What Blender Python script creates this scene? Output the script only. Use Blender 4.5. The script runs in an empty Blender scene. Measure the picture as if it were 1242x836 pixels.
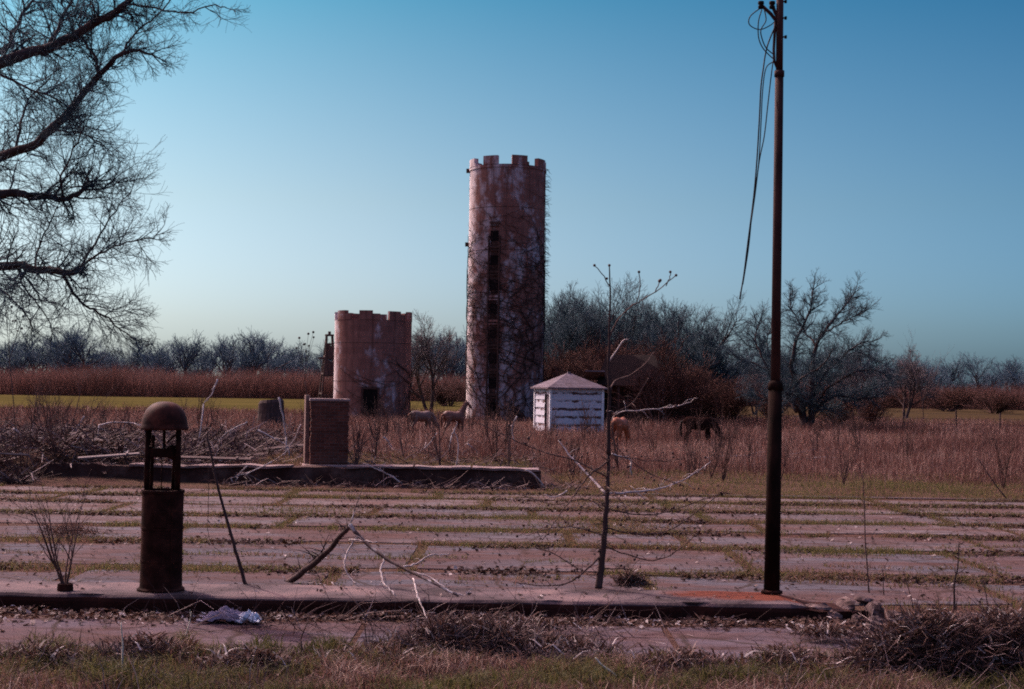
import bpy, math, random
import numpy as np
from mathutils import Vector, Matrix, Euler, Quaternion

random.seed(11); NR = np.random.default_rng(5)
R = math.radians
scene = bpy.context.scene
COL = scene.collection
U = random.uniform

# ------------------------------------------------------------------ camera
F, CX, CY = 1725.0, 621.0, 418.0
CAM = Vector((0, 0, 2.2))
ROT = Matrix.Rotation(R(90 + 1.83), 3, 'X') @ Matrix.Rotation(R(0.87), 3, 'Z')
cam = bpy.data.cameras.new('camera'); camo = bpy.data.objects.new('camera', cam); COL.objects.link(camo)
cam.sensor_width = 36; cam.lens = 36 * F / 1242; cam.clip_start = .1; cam.clip_end = 12000
camo.matrix_world = Matrix.Translation(CAM) @ ROT.to_4x4()
scene.camera = camo

def ray(px, py): return ROT @ Vector(((px - CX) / F, -(py - CY) / F, -1))
def D(px, py, Y):                                   # world point seen at a pixel, at distance Y
    d = ray(px, py); return CAM + d * (Y / d.y)
def P(px, py, z=0.0):                               # world point on the level plane z
    d = ray(px, py); return CAM + d * ((z - CAM.z) / d.z)

# ------------------------------------------------------------------ materials
def lin(h):
    h = h.lstrip('#'); c = [int(h[i:i + 2], 16) / 255 for i in (0, 2, 4)]
    return tuple((x / 12.92 if x <= .04045 else ((x + .055) / 1.055) ** 2.4) for x in c) + (1,)
def new_mat(name):
    m = bpy.data.materials.new(name); m.use_nodes = True
    nt = m.node_tree; nt.nodes.clear()
    out = nt.nodes.new('ShaderNodeOutputMaterial'); b = nt.nodes.new('ShaderNodeBsdfPrincipled')
    b.inputs['Specular IOR Level'].default_value = .06
    nt.links.new(b.outputs[0], out.inputs[0])
    return m, nt, b, out
def N(nt, typ, **kw):
    n = nt.nodes.new(typ)
    for k, v in kw.items():
        if k in n.inputs: n.inputs[k].default_value = v
        else: setattr(n, k, v)
    return n
def ramp(nt, fac, stops):
    r = nt.nodes.new('ShaderNodeValToRGB'); e = r.color_ramp.elements
    e[0].position, e[0].color = stops[0]; e[1].position, e[1].color = stops[-1]
    for p, c in stops[1:-1]: e.new(p).color = c
    nt.links.new(fac, r.inputs[0]); return r.outputs[0]
def mixc(nt, fac, a, b):
    m = nt.nodes.new('ShaderNodeMix'); m.data_type = 'RGBA'
    for s, v in ((m.inputs[0], fac), (m.inputs[6], a), (m.inputs[7], b)):
        if hasattr(v, 'is_output'): nt.links.new(v, s)
        else: s.default_value = v
    return m.outputs[2]
def math_(nt, op, a, b=0.0, c=0.0):
    m = nt.nodes.new('ShaderNodeMath'); m.operation = op
    for s, v in zip(m.inputs, (a, b, c)):
        if hasattr(v, 'is_output'): nt.links.new(v, s)
        else: s.default_value = v
    return m.outputs[0]
def noise(nt, scale, detail=6, stretch=(1, 1, 1), off=(0, 0, 0), rough=.6):
    tc = nt.nodes.new('ShaderNodeTexCoord'); mp = nt.nodes.new('ShaderNodeMapping')
    mp.inputs['Scale'].default_value = stretch; mp.inputs['Location'].default_value = off
    nt.links.new(tc.outputs['Object'], mp.inputs[0])
    n = N(nt, 'ShaderNodeTexNoise', Scale=scale, Detail=detail, Roughness=rough)
    nt.links.new(mp.outputs[0], n.inputs['Vector']); return n.outputs[0]
def bump(nt, b, h, s=.3, d=.02):
    n = N(nt, 'ShaderNodeBump', Strength=s, Distance=d); nt.links.new(h, n.inputs['Height']); nt.links.new(n.outputs[0], b.inputs['Normal'])
def mat_noise(name, cols, scale=5, rough=.85, bs=.3, bd=.02, stretch=(1, 1, 1), lo=.34, hi=.66, metal=0, spec=.10, bscale=None):
    m, nt, b, o = new_mat(name)
    n = noise(nt, scale, 7, stretch)
    k = len(cols); st = [(lo + (hi - lo) * i / max(1, k - 1), c) for i, c in enumerate(cols)]
    nt.links.new(ramp(nt, n, st), b.inputs['Base Color'])
    b.inputs['Roughness'].default_value = rough; b.inputs['Metallic'].default_value = metal; b.inputs['Specular IOR Level'].default_value = spec
    if bs: bump(nt, b, noise(nt, bscale or scale * 3, 5, stretch), bs, bd)
    return m
def mat_tint(name, cols, trans=.35, rough=.8):
    """colour of each blade, twig or leaf from its own random number"""
    m, nt, b, o = new_mat(name)
    a = nt.nodes.new('ShaderNodeAttribute'); a.attribute_name = 'tint'
    k = len(cols); c = ramp(nt, a.outputs['Fac'], [(i / (k - 1), x) for i, x in enumerate(cols)])
    nt.links.new(c, b.inputs['Base Color']); b.inputs['Roughness'].default_value = rough; b.inputs['Specular IOR Level'].default_value = .15
    if trans:
        t = nt.nodes.new('ShaderNodeBsdfTranslucent'); nt.links.new(c, t.inputs[0])
        mx = nt.nodes.new('ShaderNodeMixShader'); mx.inputs[0].default_value = trans
        nt.links.new(b.outputs[0], mx.inputs[1]); nt.links.new(t.outputs[0], mx.inputs[2]); nt.links.new(mx.outputs[0], o.inputs[0])
    return m
def L(r, g, b): return (r, g, b, 1)

# ------------------------------------------------------------------ mesh helpers
class MB:
    def __init__(s): s.v = []; s.f = []
    def add(s, vs, fs):
        o = len(s.v); s.v.extend([tuple(v) for v in vs]); s.f.extend([tuple(i + o for i in f) for f in fs])
    def box(s, c, size, rot=None, taper=1.0):
        x, y, z = [q / 2 for q in size]; c = Vector(c); vs = []
        for sz, k in ((-z, 1), (z, taper)):
            for sx, sy in ((-x, -y), (x, -y), (x, y), (-x, y)):
                v = Vector((sx * k, sy * k, sz))
                if rot is not None: v = rot @ v
                vs.append(c + v)
        s.add(vs, [(3, 2, 1, 0), (4, 5, 6, 7), (0, 1, 5, 4), (1, 2, 6, 5), (2, 3, 7, 6), (3, 0, 4, 7)])
    def tube(s, pts, rad, n=6, ell=None, cap=True):
        pts = [Vector(p) for p in pts]
        if not hasattr(rad, '__len__'): rad = [rad] * len(pts)
        t0 = (pts[1] - pts[0]).normalized()
        a = t0.orthogonal().normalized() if ell is None else Vector((0, 1, 0))
        vs = []
        for i, p in enumerate(pts):
            t = (pts[min(i + 1, len(pts) - 1)] - pts[max(i - 1, 0)])
            if t.length > 1e-9: t0 = t.normalized()
            a = (a - t0 * a.dot(t0)); a = a.normalized() if a.length > 1e-6 else t0.orthogonal().normalized()
            b = t0.cross(a); r = rad[i]; e = 1 if ell is None else ell[i]
            for k in range(n):
                an = 2 * math.pi * k / n
                vs.append(p + a * (r * e * math.cos(an)) + b * (r * math.sin(an)))
        fs = [(i * n + k, i * n + (k + 1) % n, (i + 1) * n + (k + 1) % n, (i + 1) * n + k) for i in range(len(pts) - 1) for k in range(n)]
        if cap: fs += [tuple(reversed(range(n))), tuple((len(pts) - 1) * n + k for k in range(n))]
        s.add(vs, fs)
    def lathe(s, prof, n=32, c=(0, 0, 0), ax=None):
        vs = []; c = Vector(c)
        for r, z in prof:
            for k in range(n):
                an = 2 * math.pi * k / n; v = Vector((r * math.cos(an), r * math.sin(an), z))
                if ax is not None: v = ax @ v
                vs.append(c + v)
        fs = [(i * n + k, i * n + (k + 1) % n, (i + 1) * n + (k + 1) % n, (i + 1) * n + k) for i in range(len(prof) - 1) for k in range(n)]
        fs += [tuple(reversed(range(n))), tuple((len(prof) - 1) * n + k for k in range(n))]
        s.add(vs, fs)
    def ball(s, c, r, n=8, m=6, sq=(1, 1, 1)):
        c = Vector(c); vs = [c + Vector((0, 0, r * sq[2]))]
        for i in range(1, m):
            th = math.pi * i / m
            for k in range(n):
                an = 2 * math.pi * k / n
                vs.append(c + Vector((r * sq[0] * math.sin(th) * math.cos(an), r * sq[1] * math.sin(th) * math.sin(an), r * sq[2] * math.cos(th))))
        vs.append(c - Vector((0, 0, r * sq[2]))); e = len(vs) - 1
        fs = [(0, 1 + k, 1 + (k + 1) % n) for k in range(n)]
        for i in range(m - 2):
            a = 1 + i * n; fs += [(a + k, a + n + k, a + n + (k + 1) % n, a + (k + 1) % n) for k in range(n)]
        a = 1 + (m - 2) * n; fs += [(a + k, e, a + (k + 1) % n) for k in range(n)]
        s.add(vs, fs)
    def build(s, name, mat, parent=None, smooth=False, bevel=0, origin=None):
        me = bpy.data.meshes.new(name)
        if origin is not None: o = Vector(origin); vs = [tuple(Vector(v) - o) for v in s.v]
        else: vs = s.v
        me.from_pydata(vs, [], s.f); me.update()
        if smooth: me.polygons.foreach_set('use_smooth', [True] * len(me.polygons))
        me.materials.append(mat)
        ob = bpy.data.objects.new(name, me); COL.objects.link(ob)
        if origin is not None: ob.location = origin
        if parent is not None: ob.parent = parent
        if bevel:
            md = ob.modifiers.new('bevel', 'BEVEL'); md.width = bevel; md.segments = 2; md.limit_method = 'ANGLE'
        return ob
def tag(o, label=None, cat=None, group=None, kind=None):
    if label: o['label'] = label
    if cat: o['category'] = cat
    if group: o['group'] = group
    if kind: o['kind'] = kind
    return o
def empty(name, loc, rz=0, label=None, cat=None, group=None):
    o = bpy.data.objects.new(name, None); COL.objects.link(o); o.location = loc; o.rotation_euler = (0, 0, rz); o.empty_display_size = .2
    return tag(o, label, cat, group)
def dup(root, name, loc, rz, sc, label, group=None):
    r = root.copy(); r.name = name; COL.objects.link(r); r.location = loc; r.rotation_euler = (0, 0, rz); r.scale = sc if hasattr(sc, '__len__') else (sc,) * 3
    r['label'] = label
    if group: r['group'] = group
    for ch in root.children:
        c = ch.copy(); COL.objects.link(c); c.parent = r
    return r
def np_mesh(name, verts, quads, tris, tint, mat, parent=None, origin=None):
    me = bpy.data.meshes.new(name); nv = len(verts)
    verts = np.asarray(verts, np.float32)
    if origin is not None: verts = verts - np.array(origin, np.float32)
    me.vertices.add(nv); me.vertices.foreach_set('co', verts.ravel())
    q = np.asarray(quads, np.int32).reshape(-1, 4); t = np.asarray(tris, np.int32).reshape(-1, 3)
    loops = np.concatenate([q.ravel(), t.ravel()]); me.loops.add(len(loops)); me.loops.foreach_set('vertex_index', loops)
    me.polygons.add(len(q) + len(t))
    me.polygons.foreach_set('loop_start', np.concatenate([np.arange(len(q)) * 4, len(q) * 4 + np.arange(len(t)) * 3]).astype(np.int32))
    me.polygons.foreach_set('loop_total', np.concatenate([np.full(len(q), 4), np.full(len(t), 3)]).astype(np.int32))
    me.update(calc_edges=True); me.polygons.foreach_set('use_smooth', [False] * len(me.polygons))
    a = me.attributes.new('tint', 'FLOAT', 'POINT'); a.data.foreach_set('value', np.asarray(tint, np.float32))
    me.materials.append(mat)
    ob = bpy.data.objects.new(name, me); COL.objects.link(ob)
    if origin is not None: ob.location = origin
    if parent is not None: ob.parent = parent
    return ob
def blade_arrays(xyz, h, w, lean, tint, curl=.6):
    """bent grass blades: two quads would be waste, so a quad and a tip triangle"""
    n = len(xyz); an = NR.uniform(0, 2 * np.pi, n); la = NR.uniform(0, 2 * np.pi, n)
    wv = np.stack([np.cos(an), np.sin(an), np.zeros(n)], 1) * (w[:, None] / 2)
    lv = np.stack([np.cos(la), np.sin(la), np.zeros(n)], 1) * (lean * h)[:, None]
    up = np.zeros((n, 3)); up[:, 2] = h
    mid = xyz + up * .55 + lv * .55 * (1 - curl); tip = xyz + up * (1 - .25 * np.minimum(lean, 1.5)[:, None]) + lv
    v = np.stack([xyz - wv, xyz + wv, mid + wv * .75, mid - wv * .75, tip], 1).reshape(-1, 3)
    b = np.arange(n)[:, None] * 5
    return v, b + np.array([[0, 1, 2, 3]]), b + np.array([[3, 2, 4]]), np.repeat(tint, 5)
def vnoise(x, y, s, seed=0):
    """smooth value noise in 0..1"""
    g = np.random.default_rng(seed).random((64, 64)); x = np.asarray(x) / s; y = np.asarray(y) / s
    xi = np.floor(x).astype(int); yi = np.floor(y).astype(int); fx = x - xi; fy = y - yi
    fx = fx * fx * (3 - 2 * fx); fy = fy * fy * (3 - 2 * fy); a = lambda i, j: g[(xi + i) % 64, (yi + j) % 64]
    return (a(0, 0) * (1 - fx) + a(1, 0) * fx) * (1 - fy) + (a(0, 1) * (1 - fx) + a(1, 1) * fx) * fy
def ground_z(x, y):
    x = np.asarray(x, float); y = np.asarray(y, float)
    t = np.clip((12.0 - y) / 7, 0, 1); z = .55 * t * t * (3 - 2 * t)
    z = z + np.where((y > 11.9) & (y < 31.0), -.012, 0.0)
    z = z + .38 * np.clip((y - 32.4) / .5, 0, 1) * np.clip((60 - y) / 20, 0, 1) * np.clip((.75 - x) / .3, 0, 1)
    z = z + .45 * np.clip((y - 31.3) / 2.5, 0, 1) * np.clip((46 - y) / 10, 0, 1) * np.clip((-7 - x) / 3, 0, 1) * vnoise(x, y, 2.2, 5) ** 1.5
    f = np.clip((y - 31) / 6, 0, 1) * np.clip((400 - y) / 100, 0, 1)
    z = z + f * .22 * (vnoise(x, y, 7, 3) - .5) + np.clip((11.6 - y) / 1, 0, 1) * .07 * (vnoise(x, y, .7, 4) - .5)
    return z

# ------------------------------------------------------------------ palette
m_bark = mat_noise('bark_dark', [L(.035, .02, .018), L(.09, .055, .05)], 9, .9, .5, .02, (1, 1, .25))
m_bark2 = mat_noise('bark_brown', [L(.06, .032, .026), L(.15, .08, .065)], 6, .9, .4, .02, (1, 1, .3))
m_twig_far = mat_noise('twig_grey', [L(.07, .055, .06), L(.14, .11, .11)], 2, .9, 0)
m_twig_cool = mat_noise('twig_blue_grey', [L(.06, .09, .115), L(.11, .155, .185)], 2, .9, 0)  # bluish: sky showing through thin far twigs is put into the colour
m_twig_dusk = mat_noise('twig_slate', [L(.034, .052, .062), L(.070, .098, .112)], 2, .9, 0)  # blue cast of the sky around thin crowns painted into the twig tone
m_twig_red = mat_noise('twig_red_brown', [L(.055, .024, .018), L(.125, .058, .045)], .6, .9, 0)
m_dead = mat_noise('dead_wood', [L(.30, .23, .21), L(.55, .46, .43)], 14, .8, .3, .01, (1, 1, .3))
m_deadbark = mat_noise('bark_half_peeled', [L(.06, .038, .034), L(.10, .065, .06), L(.52, .45, .43)], 3.2, .85, .3, .01, lo=.45, hi=.60)
m_stalk = mat_noise('weed_stem', [L(.05, .028, .024), L(.14, .085, .07)], 8, .9, 0)
m_pale = mat_noise('pale_stem', [L(.38, .33, .24), L(.6, .55, .45)], 8, .8, 0)
m_rust = mat_noise('rusted_iron', [L(.016, .006, .0045), L(.034, .012, .009), L(.075, .026, .016)], 7, .9, .35, .006, lo=.38, hi=.74, spec=.04)
m_rustdome = mat_noise('rusted_dome', [L(.022, .006, .004), L(.055, .014, .009), L(.105, .032, .020)], 9, .7, .25, .004, lo=.36, hi=.7, spec=.10)
m_black = mat_noise('black_interior', [L(.006, .004, .004), L(.012, .008, .008)], 3, .95, 0)

# ------------------------------------------------------------------ setting
xs = np.concatenate([[-1400, -800, -300], np.arange(-160, -24, 8), np.arange(-24, 24.1, .6), np.arange(28, 161, 8), [300, 800, 1400]])
ys = np.concatenate([[-300, -100, -40], np.arange(-10, 44, .4), np.arange(44, 120, 3), [130, 150, 180, 220, 260, 320, 400, 600, 1000, 1600]])
GX, GY = np.meshgrid(xs, ys); GZ = ground_z(GX, GY); nx, ny = len(xs), len(ys)
gi = np.arange(nx * ny).reshape(ny, nx)
m, nt, b, o = new_mat('field_soil')
n1 = noise(nt, .35, 8); n2 = noise(nt, 6, 8, off=(3, 1, 0))
c = ramp(nt, n1, [(.32, L(.055, .028, .022)), (.5, L(.085, .046, .034)), (.68, L(.075, .055, .028))])
c = mixc(nt, math_(nt, 'MULTIPLY', n2, .55), c, L(.05, .025, .02))
nt.links.new(c, b.inputs['Base Color']); b.inputs['Roughness'].default_value = .95; b.inputs['Specular IOR Level'].default_value = .02
bump(nt, b, n2, .8, .08)
np_quads = np.stack([gi[:-1, :-1], gi[:-1, 1:], gi[1:, 1:], gi[1:, :-1]], -1).reshape(-1, 4)
g = np_mesh('ground', np.stack([GX, GY, GZ], -1).reshape(-1, 3), np_quads, np.zeros((0, 3)), np.zeros(nx * ny), m)
g.data.polygons.foreach_set('use_smooth', [True] * len(g.data.polygons)); tag(g, kind='structure')

m, nt, b, o = new_mat('winter_wheat')
n1 = noise(nt, .05, 6); n2 = noise(nt, 1.2, 8, (1, .25, 1))
c = ramp(nt, n1, [(.35, L(.060, .055, .014)), (.65, L(.095, .080, .022))])
c = mixc(nt, math_(nt, 'MULTIPLY', n2, .6), c, L(.06, .035, .022))
tc = nt.nodes.new('ShaderNodeTexCoord'); sx = nt.nodes.new('ShaderNodeSeparateXYZ'); nt.links.new(tc.outputs['Object'], sx.inputs[0])
c = mixc(nt, ramp(nt, math_(nt, 'ADD', math_(nt, 'MULTIPLY', sx.outputs[0], .012), math_(nt, 'MULTIPLY', n1, .6)), [(.25, L(0, 0, 0)), (.6, L(.8, .8, .8))]), c, L(.045, .028, .018))
b.inputs['Specular IOR Level'].default_value = 0
nt.links.new(c, b.inputs['Base Color']); b.inputs['Roughness'].default_value = .95; bump(nt, b, n2, .6, .1)
mb = MB(); gy = [112, 135, 160, 190, 215, 238]
vs = [];
for i, y in enumerate(gy):
    for x in range(-150, 151, 10): vs.append((x, y + 4 * math.sin(x * .11 + i), .03 + .12))
k = 31; mb.add(vs, [(i * k + j, i * k + j + 1, (i + 1) * k + j + 1, (i + 1) * k + j) for i in range(len(gy) - 1) for j in range(k - 1)])
tag(mb.build('green_field', m, smooth=True), kind='structure')

# concrete lot: slabs with worn, wavering edges over the soil
def slab_mat(name, grey, pink, dirt, red=.5):
    m, nt, b, o = new_mat(name)
    a = nt.nodes.new('ShaderNodeAttribute'); a.attribute_name = 'tint'
    n1 = noise(nt, .45, 6); n2 = noise(nt, 1.1, 8, off=(7, 2, 0), stretch=(.5, 1.6, 1)); n3 = noise(nt, 22, 5); n4 = noise(nt, 1.7, 9, off=(2, 9, 0), stretch=(.55, 2.2, 1), rough=.72)
    t = math_(nt, 'ADD', math_(nt, 'MULTIPLY', a.outputs['Fac'], .35), math_(nt, 'MULTIPLY', n1, .75))
    c = ramp(nt, t, [(.36, grey), (.80, pink)])
    c = mixc(nt, ramp(nt, n2, [(.48, L(0, 0, 0)), (.58, L(red, red, red))]), c, dirt)
    c = mixc(nt, ramp(nt, n4, [(.52, L(0, 0, 0)), (.62, L(.9, .9, .9))]), c, L(.050, .024, .019))
    n6 = noise(nt, 4.5, 9, off=(5, 5, 0), stretch=(.5, 1.6, 1), rough=.75)
    c = mixc(nt, ramp(nt, n6, [(.45, L(0, 0, 0)), (.68, L(.7, .7, .7))]), c, L(.042, .026, .026))
    tc = nt.nodes.new('ShaderNodeTexCoord'); wv_ = nt.nodes.new('ShaderNodeMix'); wv_.data_type = 'RGBA'; wv_.blend_type = 'LINEAR_LIGHT'; wv_.inputs[0].default_value = .12
    nz = N(nt, 'ShaderNodeTexNoise', Scale=2.3, Detail=5); nt.links.new(tc.outputs['Object'], nz.inputs['Vector']); nt.links.new(tc.outputs['Object'], wv_.inputs[6]); nt.links.new(nz.outputs['Color'], wv_.inputs[7])
    vr = N(nt, 'ShaderNodeTexVoronoi', Scale=.62); vr.feature = 'DISTANCE_TO_EDGE'; nt.links.new(wv_.outputs[2], vr.inputs['Vector'])
    c = mixc(nt, ramp(nt, vr.outputs['Distance'], [(.006, L(.85, .85, .85)), (.022, L(0, 0, 0))]), c, L(.035, .024, .018))
    n5 = noise(nt, .28, 6, off=(11, 4, 0), stretch=(1, 2.2, 1))
    c = mixc(nt, ramp(nt, n5, [(.46, L(0, 0, 0)), (.62, L(.7, .7, .7))]), c, L(.085, .042, .034))
    c = mixc(nt, math_(nt, 'MULTIPLY', n3, .42), c, L(.045, .03, .03))
    nt.links.new(c, b.inputs['Base Color']); b.inputs['Roughness'].default_value = .95; b.inputs['Specular IOR Level'].default_value = .03
    bump(nt, b, math_(nt, 'ADD', n3, math_(nt, 'MULTIPLY', n4, 1.5)), .4, .012)
    return m
m_slab = slab_mat('lot_concrete', L(.098, .092, .106), L(.215, .165, .155), L(.15, .068, .050))
rows = [14.74, 17.15, 20.05, 22.25, 24.35, 26.45, 28.6, 30.3]
vs = []; qs = []; ts = []; ti = []; joints = []
def rw(x, yr):
    return .34 * (vnoise(x, np.asarray(x) * 0 + np.asarray(yr) * 7, 4.5, 66) - .5) + .12 * (vnoise(x, np.asarray(x) * 0 + np.asarray(yr) * 5, 1.1, 67) - .5)
def slab(x0, x1, y0, y1, z, tint, gap=.08, step=.15):
    o = len(vs); xx = np.linspace(x0 + gap, x1 - gap, max(3, int((x1 - x0) / step))); k = len(xx); ph = U(0, 99)
    wr = lambda q: gap * (.4 + 6.5 * vnoise(xx, xx * 0 + q, 3.1, 8) ** 2.5 + 1.6 * vnoise(xx, xx * 0 + q, .5, 7) + .8 * vnoise(xx, xx * 0 + q, .17, 6)); e0 = y0 + wr(ph) + (rw(xx, y0) if y0 > 15 else 0); e1 = y1 - wr(ph + 17) + (rw(xx, y1) if y1 > 15 else 0)
    z0, z1 = z + U(-.004, .004), z + U(-.004, .004); sl = U(-.003, .003)
    for yy, zz in ((e0, z0 - .07), (e0, z0), (e1, z1), (e1, z1 - .07)):
        for x, y in zip(xx, yy if hasattr(yy, '__len__') else [yy] * k): vs.append((x, y, zz + sl)); ti.append(tint)
    for r in range(3):
        for j in range(k - 1): qs.append((o + r * k + j, o + r * k + j + 1, o + (r + 1) * k + j + 1, o + (r + 1) * k + j))
    for j in (0, k - 1): qs.append((o + j, o + k + j, o + 2 * k + j, o + 3 * k + j) if j else (o + 3 * k, o + 2 * k, o + k, o))
for r in range(len(rows) - 1):
    cuts = [-26.0]; x = -26 + U(1, 3)
    fixed = {1: [-8.2, -1.2, 3.05, 6.1], 2: [-5.0, .9, 2.6, 7.0], 3: [-9, -3.6, 1.5, 4.1, 8.2], 4: [-7, -2.4, .4, 3.4, 7.7]}.get(r)
    if fixed: cuts += fixed
    else:
        while x < 24: cuts.append(x); x += U(2.6, 4.6)
    cuts.append(26.0)
    for x0, x1 in zip(cuts, cuts[1:]): slab(x0, x1, rows[r], rows[r + 1], 0.0, -.05 + .85 * (r / 6) + U(-.25, .25)); joints.append((x0, rows[r], rows[r + 1]))
x = P(1085, 735, 0).x
while x < 25: w_ = U(2.6, 4.2); slab(x, x + w_, 13.55, 14.74, 0.0, U(-.1, .2)); x += w_
o_ = np_mesh('lot_pavement', vs, qs, np.zeros((0, 3)), ti, m_slab); tag(o_, kind='structure')
vs = []; qs = []; ti = []
x = -16
while x < 16:
    w = U(2.6, 4.5); slab(x, x + w, 11.55, 13.5, 0.0, U(0, .5), .03); x += w
tag(np_mesh('gutter_pavement', vs, qs, np.zeros((0, 3)), ti, slab_mat('gutter_concrete', L(.095, .082, .102), L(.17, .108, .11), L(.11, .05, .036), .5)), kind='structure')

# pump island with its kerb face
IZ = .17
m, nt, b, o = new_mat('island_concrete')
n1 = noise(nt, 1.2, 8); n3 = noise(nt, 25, 5)
tc = nt.nodes.new('ShaderNodeTexCoord'); sx = nt.nodes.new('ShaderNodeSeparateXYZ'); nt.links.new(tc.outputs['Object'], sx.inputs[0])
c = ramp(nt, n1, [(.37, L(.045, .031, .031)), (.49, L(.105, .074, .076)), (.66, L(.20, .13, .122))])
pb = P(936, 719, IZ)
dx = math_(nt, 'DIVIDE', math_(nt, 'SUBTRACT', sx.outputs[0], pb.x - .1), 1.15); dy = math_(nt, 'DIVIDE', math_(nt, 'SUBTRACT', sx.outputs[1], pb.y - .1), .5)
dd = math_(nt, 'ADD', math_(nt, 'MULTIPLY', dx, dx), math_(nt, 'MULTIPLY', dy, dy))
rs = math_(nt, 'SUBTRACT', 1.75, math_(nt, 'ADD', dd, math_(nt, 'MULTIPLY', noise(nt, 3.0, 8), 1.6)))
rs = nt.nodes.new('ShaderNodeClamp').outputs[0] if False else ramp(nt, rs, [(0.0, L(0, 0, 0)), (.55, L(1, 1, 1))])
c = mixc(nt, rs, c, L(.13, .031, .015))
c = mixc(nt, math_(nt, 'MULTIPLY', n3, .3), c, L(.05, .03, .03))
gz = math_(nt, 'LESS_THAN', sx.outputs[2], IZ - .035)            # lower kerb face: red-brown stain, its shade also put into the colour
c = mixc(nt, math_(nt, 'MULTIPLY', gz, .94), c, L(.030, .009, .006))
nt.links.new(c, b.inputs['Base Color']); b.inputs['Roughness'].default_value = .9; bump(nt, b, math_(nt, 'ADD', n1, n3), .5, .012)
mb = MB(); prof = [(13.80, -.1), (13.78, .10), (13.79, .145), (13.815, .165), (13.86, IZ), (14.70, IZ - .01), (14.72, -.1)]
xx = np.linspace(-16, P(1040, 735, .1).x, 260); vs = []
for x in xx:
    wob = .03 * (float(vnoise(x, 0, .6, 21)) - .5) + .012 * float(vnoise(x, 3, .13, 23)); ct_ = max(0, (x - xx[-1] + .75) / .75)        # crumbling right-hand end
    chip = max(0.0, float(vnoise(x, 0, .45, 24)) - .72) * .35
    for i, (y, z) in enumerate(prof):
        cr = ct_ * (.16 * float(vnoise(x, i * .7, .12, 25)) + .05); vs.append((x + ct_ * .12 * (float(vnoise(i, x, .9, 26)) - .5), y + wob + (chip if i in (1, 2, 3) else 0) + (cr * 1.6 if i < 5 else -cr), z + ((.016 * (float(vnoise(x, i, .3, 22)) - .5) - cr - (chip * .3 if i in (2, 3) else 0)) if z > .1 else 0)))
k = len(prof); mb.add(vs, [(i * k + j, (i + 1) * k + j, (i + 1) * k + j + 1, i * k + j + 1) for i in range(len(xx) - 1) for j in range(k - 1)] + [tuple(range(k)), tuple(reversed(range((len(xx) - 1) * k, len(xx) * k)))])
tag(mb.build('kerb', m, smooth=False), kind='structure')
# narrow concrete edge strip at the far right rim of the lot
mb = MB(); vs = []
for x in np.arange(2.5, 25, .4):
    w = .03 * (float(vnoise(x, 0, .8, 31)) - .5)
    vs += [(x, 30.55 + w, -.05), (x, 30.55 + w, .012), (x, 30.85 + w, .012), (x, 30.85 + w, -.05)]
k = len(vs) // 4; mb.add(vs, [(i * 4 + j, i * 4 + 4 + j, i * 4 + 5 + j, i * 4 + 1 + j) for i in range(k - 1) for j in range(3)] + [(0, 1, 2, 3), tuple(reversed(range(4 * k - 4, 4 * k)))])
tag(mb.build('kerb_strip', m_slab), kind='structure')

# foundation of the vanished building
FZ = .40
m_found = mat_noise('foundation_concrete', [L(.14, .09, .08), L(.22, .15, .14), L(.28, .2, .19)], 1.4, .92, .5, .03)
xr = D(656, 575, 32.4).x
def ledge(x0, x1, n, prof, seed, amp):
    mb = MB(); vs = []; xx = np.linspace(x0, x1, n); k = len(prof)
    for x in xx:
        dz = amp * (float(vnoise(x, 0, 1.9, seed)) - .6) + amp * .5 * (float(vnoise(x, 0, .35, seed + 1)) - .5); dy = amp * (float(vnoise(x, 5, .6, seed + 2)) - .5)
        for i, (y, z, m_) in enumerate(prof): vs.append((x, y + dy * (m_ > 0), z + dz * m_ + .3 * amp * m_ * (float(vnoise(x, i, .2, seed + 3)) - .5)))
    mb.add(vs, [(i * k + j, (i + 1) * k + j, (i + 1) * k + j + 1, i * k + j + 1) for i in range(n - 1) for j in range(k - 1)] + [tuple(range(k)), tuple(reversed(range((n - 1) * k, n * k)))]); return mb
fo = ledge(-10.6, xr, 220, [(32.22, -.1, 0), (32.22, .12, .2), (32.23, .36, 1), (32.60, .37, 1), (32.62, -.1, 0)], 51, .09).build('foundation_wall', mat_noise('shade_dark_concrete', [L(.030, .012, .010), L(.055, .026, .022), L(.10, .058, .05)], 1.8, .95, .5, .03))  # dark tone puts the shade of the backlit front into the colour
tag(fo, 'low foundation wall with shade in its colour, of the vanished building beyond the lot', 'foundation wall')
for x0, x1 in ((-8.6, -6.75), (-6.7, -4.95), (-3.7, -2.2), (-2.16, -.9), (-.85, xr - .05)):
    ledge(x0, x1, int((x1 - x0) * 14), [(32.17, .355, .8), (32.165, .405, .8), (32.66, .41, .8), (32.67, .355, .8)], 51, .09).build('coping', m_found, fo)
# ------------------------------------------------------------------ petrol pump
base = P(195, 716, IZ); pr = F / base.y
pump = empty('gas_pump', base, .12, 'rusted old petrol pump shell with domed top on open posts, standing on the kerb', 'gas pump')
hz = lambda py: (D(195, py, base.y).z - base.z)
r0 = 25 / pr; zt = hz(594)
prof = [(.03, 0), (r0 * 1.13, 0), (r0 * 1.13, .02), (r0 * 1.02, .035), (r0, .06), (r0 * .985, zt * .45), (r0 * .99, zt * .46), (r0 * .985, zt * .47)]
prof += [(r0 * .99, zt - .03), (r0 * 1.03, zt - .025), (r0 * 1.03, zt), (r0 * .9, zt + .002), (r0 * .88, zt - .03), (.03, zt - .03)]
mb = MB(); mb.lathe(prof, 40); d_ = mb.build('drum', m_rust, pump, True)
d_.modifiers.new('split', 'EDGE_SPLIT').split_angle = R(40)
mb = MB(); mb.box((0, -r0 * .99, zt * .72), (.12, .02, .16)); mb.build('access_plate', m_rust, d_, bevel=.004)
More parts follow.
